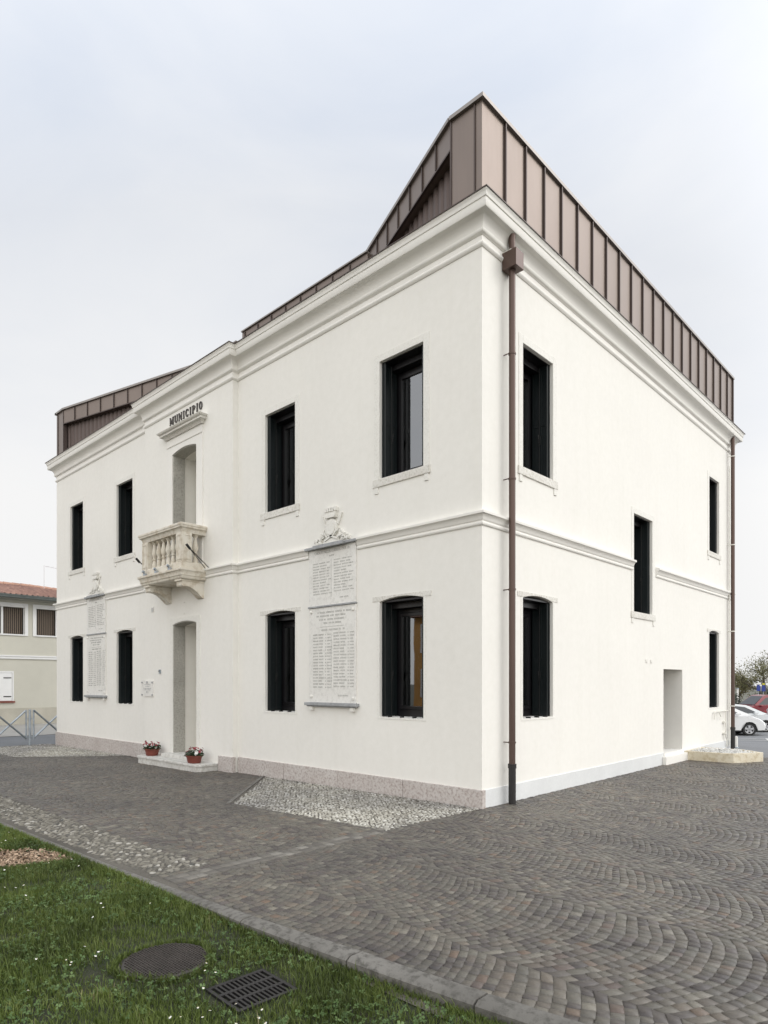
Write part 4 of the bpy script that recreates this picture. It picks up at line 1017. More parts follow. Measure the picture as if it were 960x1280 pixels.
# ------------------------------------------------------------------ pipework and planter by the far end of the flank
t=empty('gas_pipe',(10.55,-.03,.1),0,'cream painted gas pipes bracketed on the flank beside the far window','pipe')
def gp(name,pts,r): mb=MB(); mb.tube([(x-10.55,y+.03,z-.1) for x,y,z in pts],r,8); return mb.build(name,m_creampipe,t,smooth=True)
gp('branch_pipe',[(9.62,-.05,.80),(9.62,-.05,.95),(9.66,-.05,.985),(10.75,-.05,.99),(10.82,-.05,.99)],.014); gp('hook_pipe',[(9.95,-.05,.98),(10.02,-.06,.90),(10.08,-.06,.85),(10.0,-.06,.80)],.012)
gp('riser',[(10.48,-.05,.98),(10.48,-.05,.35),(10.60,-.05,.28),(10.60,-.05,.08)],.014); gp('riser',[(10.80,-.05,7.2),(10.80,-.05,.1)],.012)
for z in (.7,.42): mb=MB(); mb.box(-.16,.04,-.035,.028,z-.11,z-.08); mb.build('clip',m_creampipe,t)
PB=[(7.66,-.016),(7.71,-.99),(8.47,-1.37),(8.85,-.9),(8.85,-.016)]
t=empty('stone_planter',(7.7,-.9,-.02),0,'low pale stone bed with white gravel at the foot of the flank','planter')
def ringwall(poly,off,z0,z1):
    c=Vector((sum(p[0] for p in poly)/len(poly),sum(p[1] for p in poly)/len(poly)))
    mb=MB(); n=len(poly)
    inn=[]
    for p in poly:
        d=(c-Vector(p)).normalized(); inn.append((p[0]+d.x*off,p[1]+d.y*off))
    P=[(x-7.7,y+.9) for x,y in poly]; I=[(x-7.7,y+.9) for x,y in inn]
    vs=[(*p,z0) for p in P]+[(*p,z1) for p in P]+[(*p,z1) for p in I]+[(*p,z0) for p in I]
    fs=[]
    for i in range(n):
        j=(i+1)%n
        fs+= [(i,j,n+j,n+i),(n+i,n+j,2*n+j,2*n+i),(2*n+i,2*n+j,3*n+j,3*n+i)]
    mb.add(vs,fs); return mb,I
mb,I=ringwall(PB,.10,-.35,.215); mb.build('stone_edge',m_planter,t,bevel=.008)
V=[];F=[];tn=[]
for _ in range(1500):
    x=random.uniform(7.6,8.9); y=random.uniform(-1.6,0)
    if not inpoly(x-7.7,y+.9,I): continue
    s=random.uniform(.012,.03); z=.195+random.uniform(-.02,.03); o=len(V); a=random.uniform(0,6.28)
    for q in range(4): V.append((x-7.7+s*math.cos(a+q*1.57)*random.uniform(.7,1.2),y+.9+s*math.sin(a+q*1.57)*random.uniform(.7,1.2),z+random.uniform(-.012,.012)))
    V.append((x-7.7,y+.9,z+s*.7))
    for q in range(4): F.append((o+q,o+(q+1)%4,o+4)); tn.append(.5+.5*random.random())
o=npmesh('gravel',np.array(V),np.array(F),[tone_mat('white_gravel',[(0,(.5,.49,.46)),(1,(.82,.81,.78))],.8,bump=0)],{'tone':tn}); o.parent=t; o['kind']='stuff'
mb=MB(); mb.add([(x,y,.19) for x,y in I],[tuple(range(len(I)))]); mb.build('gravel_bed',m_mortar,t,fixn=False)
BLX,BLY=11.66,.02
t=empty('white_bollard',(BLX,BLY,gz(BLX,BLY)),0,'short white bollard beside the far downpipe behind the planter','bollard')
mb=MB(); mb.lathe((0,0,-.1),[(.036,0),(.036,.37),(.03,.40),(.015,.41)],16); mb.build('post',m_trim,t,smooth=True); mb=MB(); mb.lathe((0,0,.0),[(.06,0),(.06,.02),(.04,.03)],16); mb.build('base',m_steel,t,smooth=True)
# ------------------------------------------------------------------ house across the road
m_stucco=M('beige_stucco',(.54,.525,.455),.9,.07,1.0,30,.05,bump=.15,bscale=60)
m_stucco2=M('stained_beige_stucco',(.47,.445,.375),.9,.2,1.2,30,.1)
m_tile=tone_mat('terracotta_tiles',[(0,(.20,.105,.08)),(.5,(.36,.20,.15)),(1,(.50,.32,.25))],.85,var=.3,nscale=5,bump=.2)
m_wwood=M('white_wood_paint',(.76,.76,.75),.6,.05,3)
m_blind=M('brown_blind_fabric',(.17,.135,.105),.85,.15,3,mapscale=(20,1,.5))
m_gutter=M('grey_gutter_metal',(.10,.115,.11),.45,.2,4,metal=.4)
m_redsill=M('red_brick_sill',(.22,.06,.04),.8,.2,6)
def house():
    x0,x1,y0,y1=-11.0,10.2,26.5,37.5; z0,zw=-.4,5.44
    h=empty('house',(x0,y0,-.14),0,'beige two-storey house with terracotta tile roof across the road','house')
    T=lambda x,y,z:(x-x0,y-y0,z+.14); mk=lambda: MB(T)
    m=mk(); holes=[]
    ups=[(-6.1,-4.3),(-2.5,-.7),(.95,2.75),(3.21,5.01),(6.2,8.0)]; lows=[(-6.3,-4.9),(-1.8,-.6),(.92,2.24),(5.6,6.9)]
    def W(u,d,z): return T(u,y0+d,z)
    mm=MB(W); wall_plane(mm,x0,x1,z0,zw,[(a,b,3.83,5.02,0,.18) for a,b in ups]+[(a,b,.88,2.12,0,.18) for a,b in lows],.18)
    mm.T=T; mm.quad((x0,y0,z0),(x0,y1,z0),(x0,y1,zw),(x0,y0,zw)); mm.quad((x1,y0,z0),(x1,y1,z0),(x1,y1,zw),(x1,y0,zw)); mm.quad((x0,y1,z0),(x1,y1,z0),(x1,y1,zw),(x0,y1,zw))
    mm.build('wall',m_stucco,h,fixn=False)
    m=mk(); m.box(x0-.03,x1+.03,y0-.03,y0+.02,z0,.56); m.build('base_course',m_stucco2,h)
    m=mk(); m.box(x0-.05,x1+.05,y0-.05,y0+.02,2.74,2.84); m.box(x0-.07,x1+.07,y0-.075,y0+.02,2.842,2.90); m.build('string_course',m_wwood,h)
    for a,b in ups:
        m=mk(); f=.13; m.box(a-f,a,y0-.03,y0+.02,3.83-.06,5.02+.18); m.box(b,b+f,y0-.03,y0+.02,3.77,5.2); m.box(a,b,y0-.03,y0+.02,5.02,5.2); m.box(a,b,y0-.05,y0+.02,3.77,3.83)
        m.box((a+b)/2-.04,(a+b)/2+.04,y0+.02,y0+.10,3.83,5.02); m.box(a,a+.04,y0+.03,y0+.1,3.83,5.02); m.box(b-.04,b,y0+.03,y0+.1,3.83,5.02)
        w=m.build('window',m_wwood,h)
        m=mk(); n=int((b-a)/.085)
        for k in range(n):
            u=a+.04+(b-a-.08)*k/n; v=u+(b-a-.08)/n*.8; m.add([(u,y0+.13,3.83),(v,y0+.16,3.83),(v,y0+.16,5.02),(u,y0+.13,5.02)],[(0,1,2,3)])
        m.build('vertical_blind',m_blind,w,fixn=False)
        m=mk(); m.box(a,b,y0+.175,y0+.18,3.83,5.02); m.build('pane',m_frm,w)
    for a,b in lows:
        m=mk(); f=.06; m.box(a-f,a,y0-.02,y0+.02,.88,2.19); m.box(b,b+f,y0-.02,y0+.02,.88,2.19); m.box(a,b,y0-.02,y0+.02,2.12,2.19); w=m.build('window',m_wwood,h)
        m=mk(); m.box(a-.1,b+.1,y0-.07,y0+.05,.81,.879); m.build('sill',m_redsill,w)
        for u0,u1,s in ((a+.01,(a+b)/2-.005,1),((a+b)/2+.005,b-.01,-1)):
            m=mk(); m.box(u0,u1,y0-.015,y0+.03,.89,2.11); sh=m.build('shutter',m_wwood,w,bevel=.01)
            m=mk()
            for z in (1.08,1.9): 
                uu=(u1-.34,u1-.03) if s<0 else (u0+.03,u0+.34); m.box(uu[0],uu[1],y0-.024,y0-.0155,z-.022,z+.022)
            m.build('strap_hinge',m_black,w)
    # roof: hipped, corrugated with tile rows
    ov=.55; X0,X1,Y0,Y1=x0-ov,x1+ov,y0-ov,y1+ov; ze=5.47; zr=6.68; yr=(Y0+Y1)/2; rx0,rx1=X0+6.05,X1-6.05
    V=[];F=[];tn=[]
    n=int((X1-X0)/.055); rows=16
    def zf(x,y): 
        return ze+(zr-ze)*min((y-Y0)/(yr-Y0),(Y1-y)/(Y1-yr),(x-X0)/6.05,(X1-x)/6.05)
    for side in (0,1):
        for i in range(n+1):
            x=X0+(X1-X0)*i/n; lim=min(1,(x-X0)/6.05,(X1-x)/6.05)
            for j in range(rows+1):
                f=lim*j/rows; y=Y0+(yr-Y0)*f if side==0 else Y1-(Y1-yr)*f
                wv=.045*(1 if (i//2)%2 else -1)*(.6 if i%2 else 1); V.append((x-x0,y-y0,ze+(zr-ze)*f+wv+.012*((j%2))+.14+.05))
        o=side*(n+1)*(rows+1)
        for i in range(n):
            for j in range(rows): F.append((o+i*(rows+1)+j,o+(i+1)*(rows+1)+j,o+(i+1)*(rows+1)+j+1,o+i*(rows+1)+j+1)); tn.append(min(1,max(0,(.72 if (i//2)%2 else .22)+.1*math.sin(i//4*12.9)+random.gauss(0,.12))))
    r=npmesh('roof',np.array(V),np.array(F),[m_tile],{'tone':tn}); r.parent=h
    m=mk(); 
    for X,rx in ((X0,rx0),(X1,rx1)): m.add([(X,Y0,ze+.03),(X,Y1,ze+.03),(rx,yr,zr+.03)],[(0,1,2)])
    m.build('hip_slope',m_redsill if False else M('terracotta_hip',(.33,.16,.11),.85,.3,3),r,fixn=False)
    m=mk(); 
    def cap(p,q):
        p=Vector(p);q=Vector(q);L=(q-p).length;k=int(L/.4)
        for i in range(k): a=p.lerp(q,i/k); b=p.lerp(q,(i+1.08)/k); m.tube([a,b],[.12,.10],8)
    cap((rx0,yr,zr+.07),(rx1,yr,zr+.07)); cap((rx1,yr,zr+.07),(X1,Y0,ze+.07)); cap((rx0,yr,zr+.07),(X0,Y0,ze+.07)); m.build('ridge_tile',M('pale_ridge_tile',(.45,.27,.20),.85,.3,2),r,smooth=True)
    m=mk(); m.box(X0,X1,Y0-.12,Y0,ze-.10,ze+.03); m.box(X0,X1,Y0-.13,Y0-.12,ze-.02,ze+.045); m.build('gutter',m_gutter,r,bevel=.02)
    m=mk(); m.box(X0,X1,Y0,y0+.01,ze-.14,ze-.06); m.build('soffit',M('eave_paint',(.30,.295,.26),.8,.1),r)
    m=mk(); m.tube([(4.43,29.05,6.3),(4.43,29.05,7.45)],.012,6); m.tube([(4.43,29.05,7.42),(5.6,29.2,7.36)],.008,6)
    for k in range(5): m.tube([(4.6+.22*k,28.85,7.41-.01*k),(4.6+.22*k,29.3,7.41-.01*k)],.005,5)
    m.build('antenna',M('pale_aluminium',(.6,.6,.6),.5,.1,metal=.3),h)
house()
# ------------------------------------------------------------------ steel barrier at the road edge
def barrier(xc,yc,label):
    t=empty('steel_barrier',(xc,yc,gz(xc,yc)),0,label,'barrier','crossed steel barriers along the road'); W=.43
    zb,zt=.17,1.02
    for s in (-1,1): mb=MB(); mb.tube([(s*W,0,zb),(s*W,0,zt+.02)],.024,10); mb.build('upright',m_steel,t,smooth=True)
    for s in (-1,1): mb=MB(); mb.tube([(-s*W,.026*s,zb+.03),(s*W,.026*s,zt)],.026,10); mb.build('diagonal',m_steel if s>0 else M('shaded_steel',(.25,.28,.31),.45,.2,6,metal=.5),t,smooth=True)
    return t
BX,BYY=-.60,15.52
def bpost(x,label):
    t=empty('barrier_post',(x,BYY,gz(x,BYY)),0,label,'post','galvanised posts between the barriers'); mb=MB(); mb.tube([(0,0,-.2),(0,0,1.05)],.036,12); mb.build('post',m_steel,t,smooth=True)
    mb=MB()
    for z in (.25,.78): mb.tube([(-.12,0,z),(.12,0,z)],.014,8)
    mb.build('clamp',m_steel,t); return t
barrier(BX-.53,BYY,'galvanised crossed steel barrier panel at the left edge, in front of the beige house')
barrier(BX+.53,BYY,'galvanised crossed steel barrier panel partly hidden by the left corner of the town hall')
bpost(BX,'galvanised steel post between the two crossed barrier panels'); 
# ------------------------------------------------------------------ cars
m_tyre=M('tyre_rubber',(.02,.02,.02),.8,.2,10,obj=True); m_rim=M('alloy_rim',(.55,.56,.58),.3,.1,5,metal=.7,obj=True)
m_cglass=M('car_glass',(.035,.04,.045),.05,.1,2,obj=True,spec=.8); m_trimb=M('black_plastic',(.02,.02,.022),.55,.1,5,obj=True)
m_lamp=M('headlamp_lens',(.62,.64,.66),.1,.1,6,metal=.2,obj=True); m_tail=M('tail_lamp',(.35,.01,.01),.2,.1,5,obj=True)
def paint(name,col): return M(name,col,.25,.04,2,80,.02,coat=.8,obj=True)
def car(loc,rz,pm,label,kind='hatch',k=.9):
    """front towards local +x"""
    t=empty('parked_car',loc,rz,label,'car','cars parked behind the town hall'); t.scale=(k,k,k)
    if kind=='hatch':
        L0,L1=-2.05,2.05; wb=(-1.25,1.28); low=[(-2.03,.30),(-2.08,.55),(-2.05,.88),(-1.9,.98),(1.2,.985),(1.5,.93),(1.82,.80),(2.0,.66),(2.06,.48),(2.02,.28)]
        gh=[(-1.95,.97),(-1.78,1.34),(-1.5,1.49),(-.4,1.56),(.35,1.48),(1.42,.985)]; wr=.315
        sw=[(-1.6,1.03),(-1.5,1.36),(-.4,1.45),(.25,1.38),(.95,1.04)]; ws=((.37,1.46),(1.44,1.0))
    elif kind=='wagon':
        L0,L1=-2.25,2.25; wb=(-1.35,1.4); low=[(-2.22,.30),(-2.26,.55),(-2.22,.90),(-2.1,.97),(.95,.97),(1.4,.90),(1.95,.78),(2.2,.62),(2.26,.48),(2.2,.28)]
        gh=[(-2.15,.96),(-1.95,1.36),(-1.6,1.44),(-.4,1.46),(.1,1.42),(1.05,.98)]; wr=.32
        sw=[(-1.85,1.0),(-1.75,1.32),(-.4,1.37),(.05,1.34),(.72,1.01)]; ws=((.12,1.40),(1.08,.99))
    else:
        L0,L1=-2.2,2.15; wb=(-1.3,1.35); low=[(-2.2,.35),(-2.22,.6),(-2.22,1.05),(-2.15,1.1),(1.1,1.1),(1.5,1.05),(1.95,.92),(2.12,.75),(2.16,.55),(2.12,.33)]
        gh=[(-2.2,1.09),(-2.12,1.70),(-1.95,1.80),(-.2,1.84),(.25,1.78),(1.15,1.11)]; wr=.32
        sw=[(-.75,1.14),(-.75,1.62),(-.15,1.66),(.15,1.62),(.82,1.15)]; ws=((.27,1.76),(1.18,1.12))
    W=.86
    # lower body outline with wheel arches
    bot=[]
    for xc in wb[::-1]:
        bot.append((xc+wr+.07,.27))
        for q in range(9):
            a=math.pi*q/8; bot.append((xc+(wr+.06)*math.cos(a),.31+(wr+.06)*math.sin(a)))
        bot.append((xc-wr-.07,.27))
    poly=low+bot
    mb=MB(); rings=[]
    cx=0
    for (y,s,zs) in ((-W,.955,.0),(-W+.05,.985,0),(-W+.16,1,0),(W-.16,1,0),(W-.05,.985,0),(W,.955,.0)):
        rings.append([(px*s if (px,pz) in low else px,y,(pz-.55)*(s if (px,pz) in low else 1)+.55) for px,pz in poly])
    n=len(poly); vs=[p for r in rings for p in r]; fs=[]
    for i in range(len(rings)-1):
        for q in range(n): fs.append((i*n+q,i*n+(q+1)%n,(i+1)*n+(q+1)%n,(i+1)*n+q))
    mb.add(vs,fs)
    # side caps, filled as strips between the sill and the shoulder
    bm=bmesh.new()
    for y,s in ((-W,.955),(W,.955)):
        vv=[bm.verts.new(p) for p in (rings[0] if y<0 else rings[-1])]; bm.faces.new(vv)
    bmesh.ops.triangulate(bm,faces=bm.faces); bm.verts.index_update()
    mb.add([v.co[:] for v in bm.verts],[tuple(v.index for v in f.verts) for f in bm.faces]); bm.free()
    # greenhouse
    def gy(z): zmin,zmax=gh[0][1],max(p[1] for p in gh); return (W-.07)-.20*(z-zmin)/(zmax-zmin)
    g=[[(x,s*gy(z),z) for x,z in gh] for s in (-1,1)]; m_=len(gh)
    vs=g[0]+g[1]; fs=[(q,q+1,m_+q+1,m_+q) for q in range(m_-1)]+[tuple(range(m_)),tuple(range(m_,2*m_))]
    mb.add(vs,fs)
    body=mb.build('body',pm,t,smooth=True)
    for s in (-1,1):
        mb=MB(); mb.add([(x,s*(gy(z)+.006),z) for x,z in sw],[tuple(range(len(sw)))]); mb.build('side_window',m_cglass,t,fixn=False)
        mb=MB(); mb.box(-.55,-.50,min(s*(gy(1.0)-.03),s*(gy(1.4)+.03)),max(s*(gy(1.0)+.0),s*(gy(1.4)+.03)),1.01,1.38) if kind!='van' else mb.box(-.78,-.75,s*W-.01,s*W+.01,.5,1.0); mb.build('door_pillar',pm,t)
        mb=MB(); mb.box(.62,.80,min(s*W,s*(W+.16)),max(s*W,s*(W+.16)),1.0,1.12); mb.build('mirror',pm,t,bevel=.03)
        mb=MB(); mb.box(-.35,-.18,s*(W+.004)-.012,s*(W+.004)+.012,.83,.86); mb.build('door_handle',m_trimb,t)
        mb=MB(); mb.add([(1.55,s*(W-.005),.74),(1.93,s*(W-.16),.70),(1.97,s*(W-.3),.60),(1.75,s*(W-.02),.60)],[(0,1,2,3)]); mb.v=[(a*1.012,b*1.012,c) for a,b,c in mb.v]; mb.build('headlight',m_lamp,t,fixn=False)
        mb=MB(); mb.box(L0-.03,L0+.12,min(s*W*.93,s*W*.7),max(s*W*.93,s*W*.7),.72,.92); mb.build('tail_light',m_tail,t,bevel=.02)
        for xc in wb:
            mb=MB(); y0,y1=s*(W-.19),s*(W-.01)
            def cyl(r0,r1,ya,yb,mi=0,nn=24):
                vs=[(xc+r*math.cos(2*math.pi*q/nn),y,.315+r*math.sin(2*math.pi*q/nn)) for (r,y) in ((r0*.93,ya),(r0,ya+(yb-ya)*.15),(r0,ya+(yb-ya)*.85),(r0*.95,yb),(r1,yb)) for q in range(nn)]
                mb.add(vs,[(i*nn+q,i*nn+(q+1)%nn,(i+1)*nn+(q+1)%nn,(i+1)*nn+q) for i in range(4) for q in range(nn)],mi)
            cyl(wr,wr*.66,y0,y1); tw=mb.build('wheel',m_tyre,t,smooth=True)
            mb=MB(); nn=24; yo=y1-s*.02
            for a,b,yy,y2 in ((wr*.67,wr*.60,yo+s*.015,yo+s*.012),): mb.add([(xc+r*math.cos(2*math.pi*q/nn),y,.315+r*math.sin(2*math.pi*q/nn)) for r,y in ((a,yy),(b,y2)) for q in range(nn)],[(q,(q+1)%nn,nn+(q+1)%nn,nn+q) for q in range(nn)])
            for q in range(5):
                a=q*2*math.pi/5+.3; c,sn=math.cos(a),math.sin(a); e=(-sn,c)
                def pp(r,w): return [(xc+c*r+e[0]*w,yo+s*.012,.315+sn*r+e[1]*w),(xc+c*r-e[0]*w,yo+s*.012,.315+sn*r-e[1]*w)]
                A_=pp(.0,.045); B_=pp(wr*.63,.05); mb.add(A_+B_[::-1],[(0,1,2,3)])
            mb.build('rim',m_rim,tw,fixn=False)
            mb=MB(); mb.add([(xc+wr*.66*math.cos(2*math.pi*q/nn),y1-s*.05,.315+wr*.66*math.sin(2*math.pi*q/nn)) for q in range(nn)],[tuple(range(nn))]); mb.build('brake_disc',m_trimb,tw,fixn=False)
            mb=MB(); mb.tube([(xc+(wr+.065)*math.cos(math.pi*q/12),s*(W-.04),.31+(wr+.065)*math.sin(math.pi*q/12)) for q in range(13)],.022,6); mb.build('wheel_arch',m_trimb if kind!='wagon' else pm,t)
    (xa,za),(xb,zb)=ws; f=1.0
    mb=MB(); d=Vector((za-zb,0,xb-xa)).normalized()*.008
    mb.add([(xa+d.x+.04,-gy(za)+.06,za+d.z-.03),(xa+d.x+.04,gy(za)-.06,za+d.z-.03),(xb+d.x-.06,gy(zb)-.04,zb+d.z+.03),(xb+d.x-.06,-gy(zb)+.04,zb+d.z+.03)],[(0,1,2,3)]); mb.build('windscreen',m_cglass,t,fixn=False)
    (xa,za),(xb,zb)=gh[1],gh[0]; d=Vector((-(za-zb),0,(xa-xb))).normalized()*.008
    mb=MB(); mb.add([(xa+d.x,-gy(za)+.1,za),(xa+d.x,gy(za)-.1,za),(xb+d.x,gy(zb)-.1,zb+.04),(xb+d.x,-gy(zb)+.1,zb+.04)],[(0,1,2,3)]); mb.build('rear_window',m_cglass,t,fixn=False)
    mb=MB(); mb.box(L1-.02,L1+.012,-.42,.42,.36,.47); mb.box(L1-.05,L1+.005,-.3,.3,.56,.62)
    for s in (-1,1): mb.box(L1-.16,L1-.03,min(s*.52,s*.66),max(s*.52,s*.66),.38,.46)
    mb.build('grille',m_trimb,t)
    mb=MB(); mb.box(L0-.015,L0+.02,-.25,.25,.50,.60); mb.build('number_plate',m_wwood,t)
    mb=MB(); mb.box(-1.9,1.9,-W+.12,W-.12,.20,.34); mb.build('underbody',m_trimb,t)
    return t
CF=R(43.506)                       # heading of the line of sight
def along_right(a): return CF-R(90)+a
m_cw=paint('white_car_paint',(.78,.78,.78)); m_cs=paint('silver_car_paint',(.52,.54,.56)); m_cr=paint('dark_red_car_paint',(.20,.012,.022)); m_cg=paint('pale_grey_car_paint',(.68,.70,.71))
def place(fx,fy,a,back):           # position from the front wheel spot
    d=Vector((math.cos(a),math.sin(a))); s_=1 if math.cos(a-along_right(0))>0 else -1; fx-=d.x*back+d.y*.75*s_; fy-=d.y*back-d.x*.75*s_; return (fx,fy,gz(fx,fy)-.02)
a0=along_right(R(-10)); 
car(place(26.0,3.42,a0,1.28*.9),a0,m_cw,'white hatchback with five-spoke wheels parked nearest the town hall corner','hatch',.95)
a1=along_right(R(-6)); car(place(28.9,3.35,a1,1.28*.9),a1,m_cg,'pale hatchback parked just behind the nearest white car','hatch',.9)
a2=along_right(R(-4)); car(place(34.9,2.0,a2,.3),a2,m_cs,'silver estate car parked behind the two pale hatchbacks','wagon',.9)
a3=along_right(R(190)); car(place(39.5,5.85,a3,.3),a3,m_cr,'dark red van parked at the back of the car park','van',.92)
stripe('parking_line',((22.3,3.0),(31,-6)),.14); stripe('parking_line',((22.0,1.5),(24.6,2.3)),.14); stripe('parking_line',((23.8,.6),(27.4,1.7)),.14); stripe('parking_line',((20.2,6.4),(24.7,1.9)),.12)
# ------------------------------------------------------------------ trees and planting behind
m_bark=M('grey_bark',(.12,.10,.075),.9,.3,5,40,.3,bump=.5,bscale=30,obj=True)
m_spr=tone_mat('spring_leaves',[(0,(.10,.10,.035)),(.5,(.17,.165,.065)),(1,(.26,.24,.11))],.6,nscale=3,bump=0,transl=.3)
m_ever=tone_mat('evergreen_leaves',[(0,(.014,.022,.012)),(.5,(.03,.042,.022)),(1,(.055,.07,.035))],.6,nscale=3,bump=0,transl=.1)
m_ochre=tone_mat('ochre_leaves',[(0,(.09,.07,.03)),(.5,(.15,.12,.05)),(1,(.2,.17,.07))],.6,nscale=3,bump=0,transl=.2)
def tree(name,loc,hgt,spread,mat,nleaf,label,seed,leaf=.07,depth=4,trunk=.16,sparse=.5):
    rd=random.Random(seed); t=empty(name,loc,0,label,'tree','trees behind the car park'); mb=MB(); tips=[]
    def grow(p,d,L,r,k):
        q=[p]; cur=Vector(p); dd=Vector(d)
        for i in range(3):
            dd=(dd+Vector((rd.gauss(0,.13),rd.gauss(0,.13),rd.gauss(.04,.08)))).normalized(); cur=cur+dd*L/3; q.append(cur.copy())
            if k<=2: tips.append(cur.copy())
        mb.tube(q,[r,r*.88,r*.76,r*.62],7 if k>2 else 5,cap=False)
        if k==0: return
        for _ in range(3 if k>1 else 2):
            ax=dd.orthogonal().normalized(); ax.rotate(Matrix.Rotation(rd.uniform(0,6.283),3,dd)); nd=(dd+ax*rd.uniform(.45,.95)*spread).normalized()
            grow(q[rd.choice((2,3,3))],nd,L*rd.uniform(.6,.82),r*.58,k-1)
    grow(Vector((0,0,-.1)),Vector((0,0,1)),hgt*.34,trunk,depth)
    mb.build('trunk',m_bark,t,smooth=True,fixn=False)
    V=[];F=[];tn=[]
    for _ in range(nleaf):
        c=rd.choice(tips)+Vector((rd.gauss(0,1),rd.gauss(0,1),rd.gauss(0,1)))*hgt*.035*(1+sparse); s=leaf*rd.uniform(.6,1.3); u=Vector((rd.gauss(0,1),rd.gauss(0,1),rd.gauss(0,1))).normalized(); v=u.orthogonal().normalized(); o=len(V)
        V+=[tuple(c-u*s),tuple(c+v*s*.55),tuple(c+u*s),tuple(c-v*s*.55)]; F.append((o,o+1,o+2,o+3)); tn.append(rd.random())
    o=npmesh('crown',np.array(V),np.array(F),[mat],{'tone':tn}); o.parent=t
    return t
def shrub(name,loc,rx,ry,rz_,mat,n,label,seed,cat='shrub',leaf=.07):
    rd=random.Random(seed); t=empty(name,loc,0,label,cat,'evergreen shrubs behind the car park'); mb=MB()
    for _ in range(5): mb.tube([(rd.uniform(-.1,.1),rd.uniform(-.1,.1),-.1),(rd.uniform(-.4,.4)*rx,rd.uniform(-.4,.4)*ry,rz_*.9)],[.05,.02],6)
    mb.build('stem',m_bark,t)
    V=[];F=[];tn=[]
    for _ in range(n):
        d=Vector((rd.gauss(0,1),rd.gauss(0,1),rd.gauss(0,1))).normalized(); r=.72+.38*mnoise.noise(d*2.3+Vector((seed,0,0)))+rd.gauss(0,.09)
        c=Vector((d.x*rx*r,d.y*ry*r,rz_+d.z*rz_*r*.95)); s=leaf*rd.uniform(.6,1.3); u=Vector((rd.gauss(0,1),rd.gauss(0,1),rd.gauss(0,1))).normalized(); v=u.orthogonal().normalized(); o=len(V)
        V+=[tuple(c-u*s),tuple(c+v*s*.6),tuple(c+u*s),tuple(c-v*s*.6)]; F.append((o,o+1,o+2,o+3)); tn.append(rd.random())
    o=npmesh('foliage',np.array(V),np.array(F),[mat],{'tone':tn}); o.parent=t; return t
G=-.72
tree('deciduous_tree',(50.3,8.2,G),5.6,1.05,m_spr,4000,'tree with thin yellow green spring leaves behind the parked cars',3,.065,4,.17)
tree('deciduous_tree',(54.5,5.6,G),5.4,1.0,m_spr,4200,'second thin spring tree at the right edge behind the blue signs',8,.065,4,.15)
tree('bushy_tree',(57,12.2,G),3.6,.8,m_ochre,1100,'small ochre tree close to the far downpipe behind the dark shrub',5,.1,3,.14,.9)
shrub('evergreen_shrub',(45.0,9.9,G+.25),1.5,1.3,.85,m_ever,2600,'rounded dark evergreen shrub beside the grey fence',4,'shrub')
shrub('evergreen_shrub',(56.5,9.0,G),3.4,2.0,1.0,m_ever,3600,'wide dark hedge shrub low behind the red van',6,'shrub',.09)
shrub('evergreen_shrub',(58.5,4.0,G),3.4,2.0,.9,m_spr,3000,'light green shrub below the blue signs at the right edge',7,'shrub',.09)
# fence of grey sheets
t=empty('sheet_fence',(43.5,10.3,G),CF-R(90),'pale grey metal sheet fence below the dark shrub','fence'); mb=MB()
for k in range(24):
    x=-2.6+.16*k; mb.box(x,x+.15,-.012,.012,.0,1.25-.02*math.sin(k)); 
mb.build('panel',M('pale_sheet_metal',(.50,.54,.57),.5,.15,3,metal=.2),t)
for k in range(5): mb=MB(); mb.box(-2.62+.95*k,-2.56+.95*k,.013,.06,-.1,1.3); mb.build('post',m_steel,t)
# blue direction signs and a lamp post
m_blue=M('blue_sign_paint',(.012,.035,.24),.4,.1,3,obj=True); m_yel=M('yellow_sign_paint',(.55,.5,.03),.5,.1,3,obj=True)
def bsign(x,y,zc,top,label):
    t=empty('blue_sign',(x,y,G),CF-R(90),label,'sign','blue signs beyond the car park'); mb=MB(); mb.tube([(0,.03,-.1),(0,.03,zc-G+.30)],.02,8); mb.build('pole',m_steel,t)
    mb=MB(); mb.box(-.14,.14,-.02,.005,zc-G-.22,zc-G+.16); mb.box(-.08,.08,-.02,.005,zc-G+.1605,zc-G+.24); mb.build('panel',m_blue,t,bevel=.01)
    mb=MB(); mb.box(-.09,.09,-.02,.0,zc-G+.25,zc-G+.38); mb.build('top_panel',top,t,bevel=.02)
bsign(46.52,7.94,1.29,m_wwood,'blue sign with a white plate on top behind the cars'); bsign(46.81,7.68,1.26,m_yel,'blue sign with a yellow plate on top at the right edge')
t=empty('lamp_post',(47.5,9.6,G),0,'slim pale post standing by the spring tree','post'); mb=MB(); mb.tube([(0,0,-.1),(0,0,1.9)],.07,10); mb.build('post',m_trim,t,smooth=True); mb=MB(); mb.tube([(0,0,1.9),(0,0,2.0)],.085,10); mb.build('cap',m_steel,t,smooth=True)
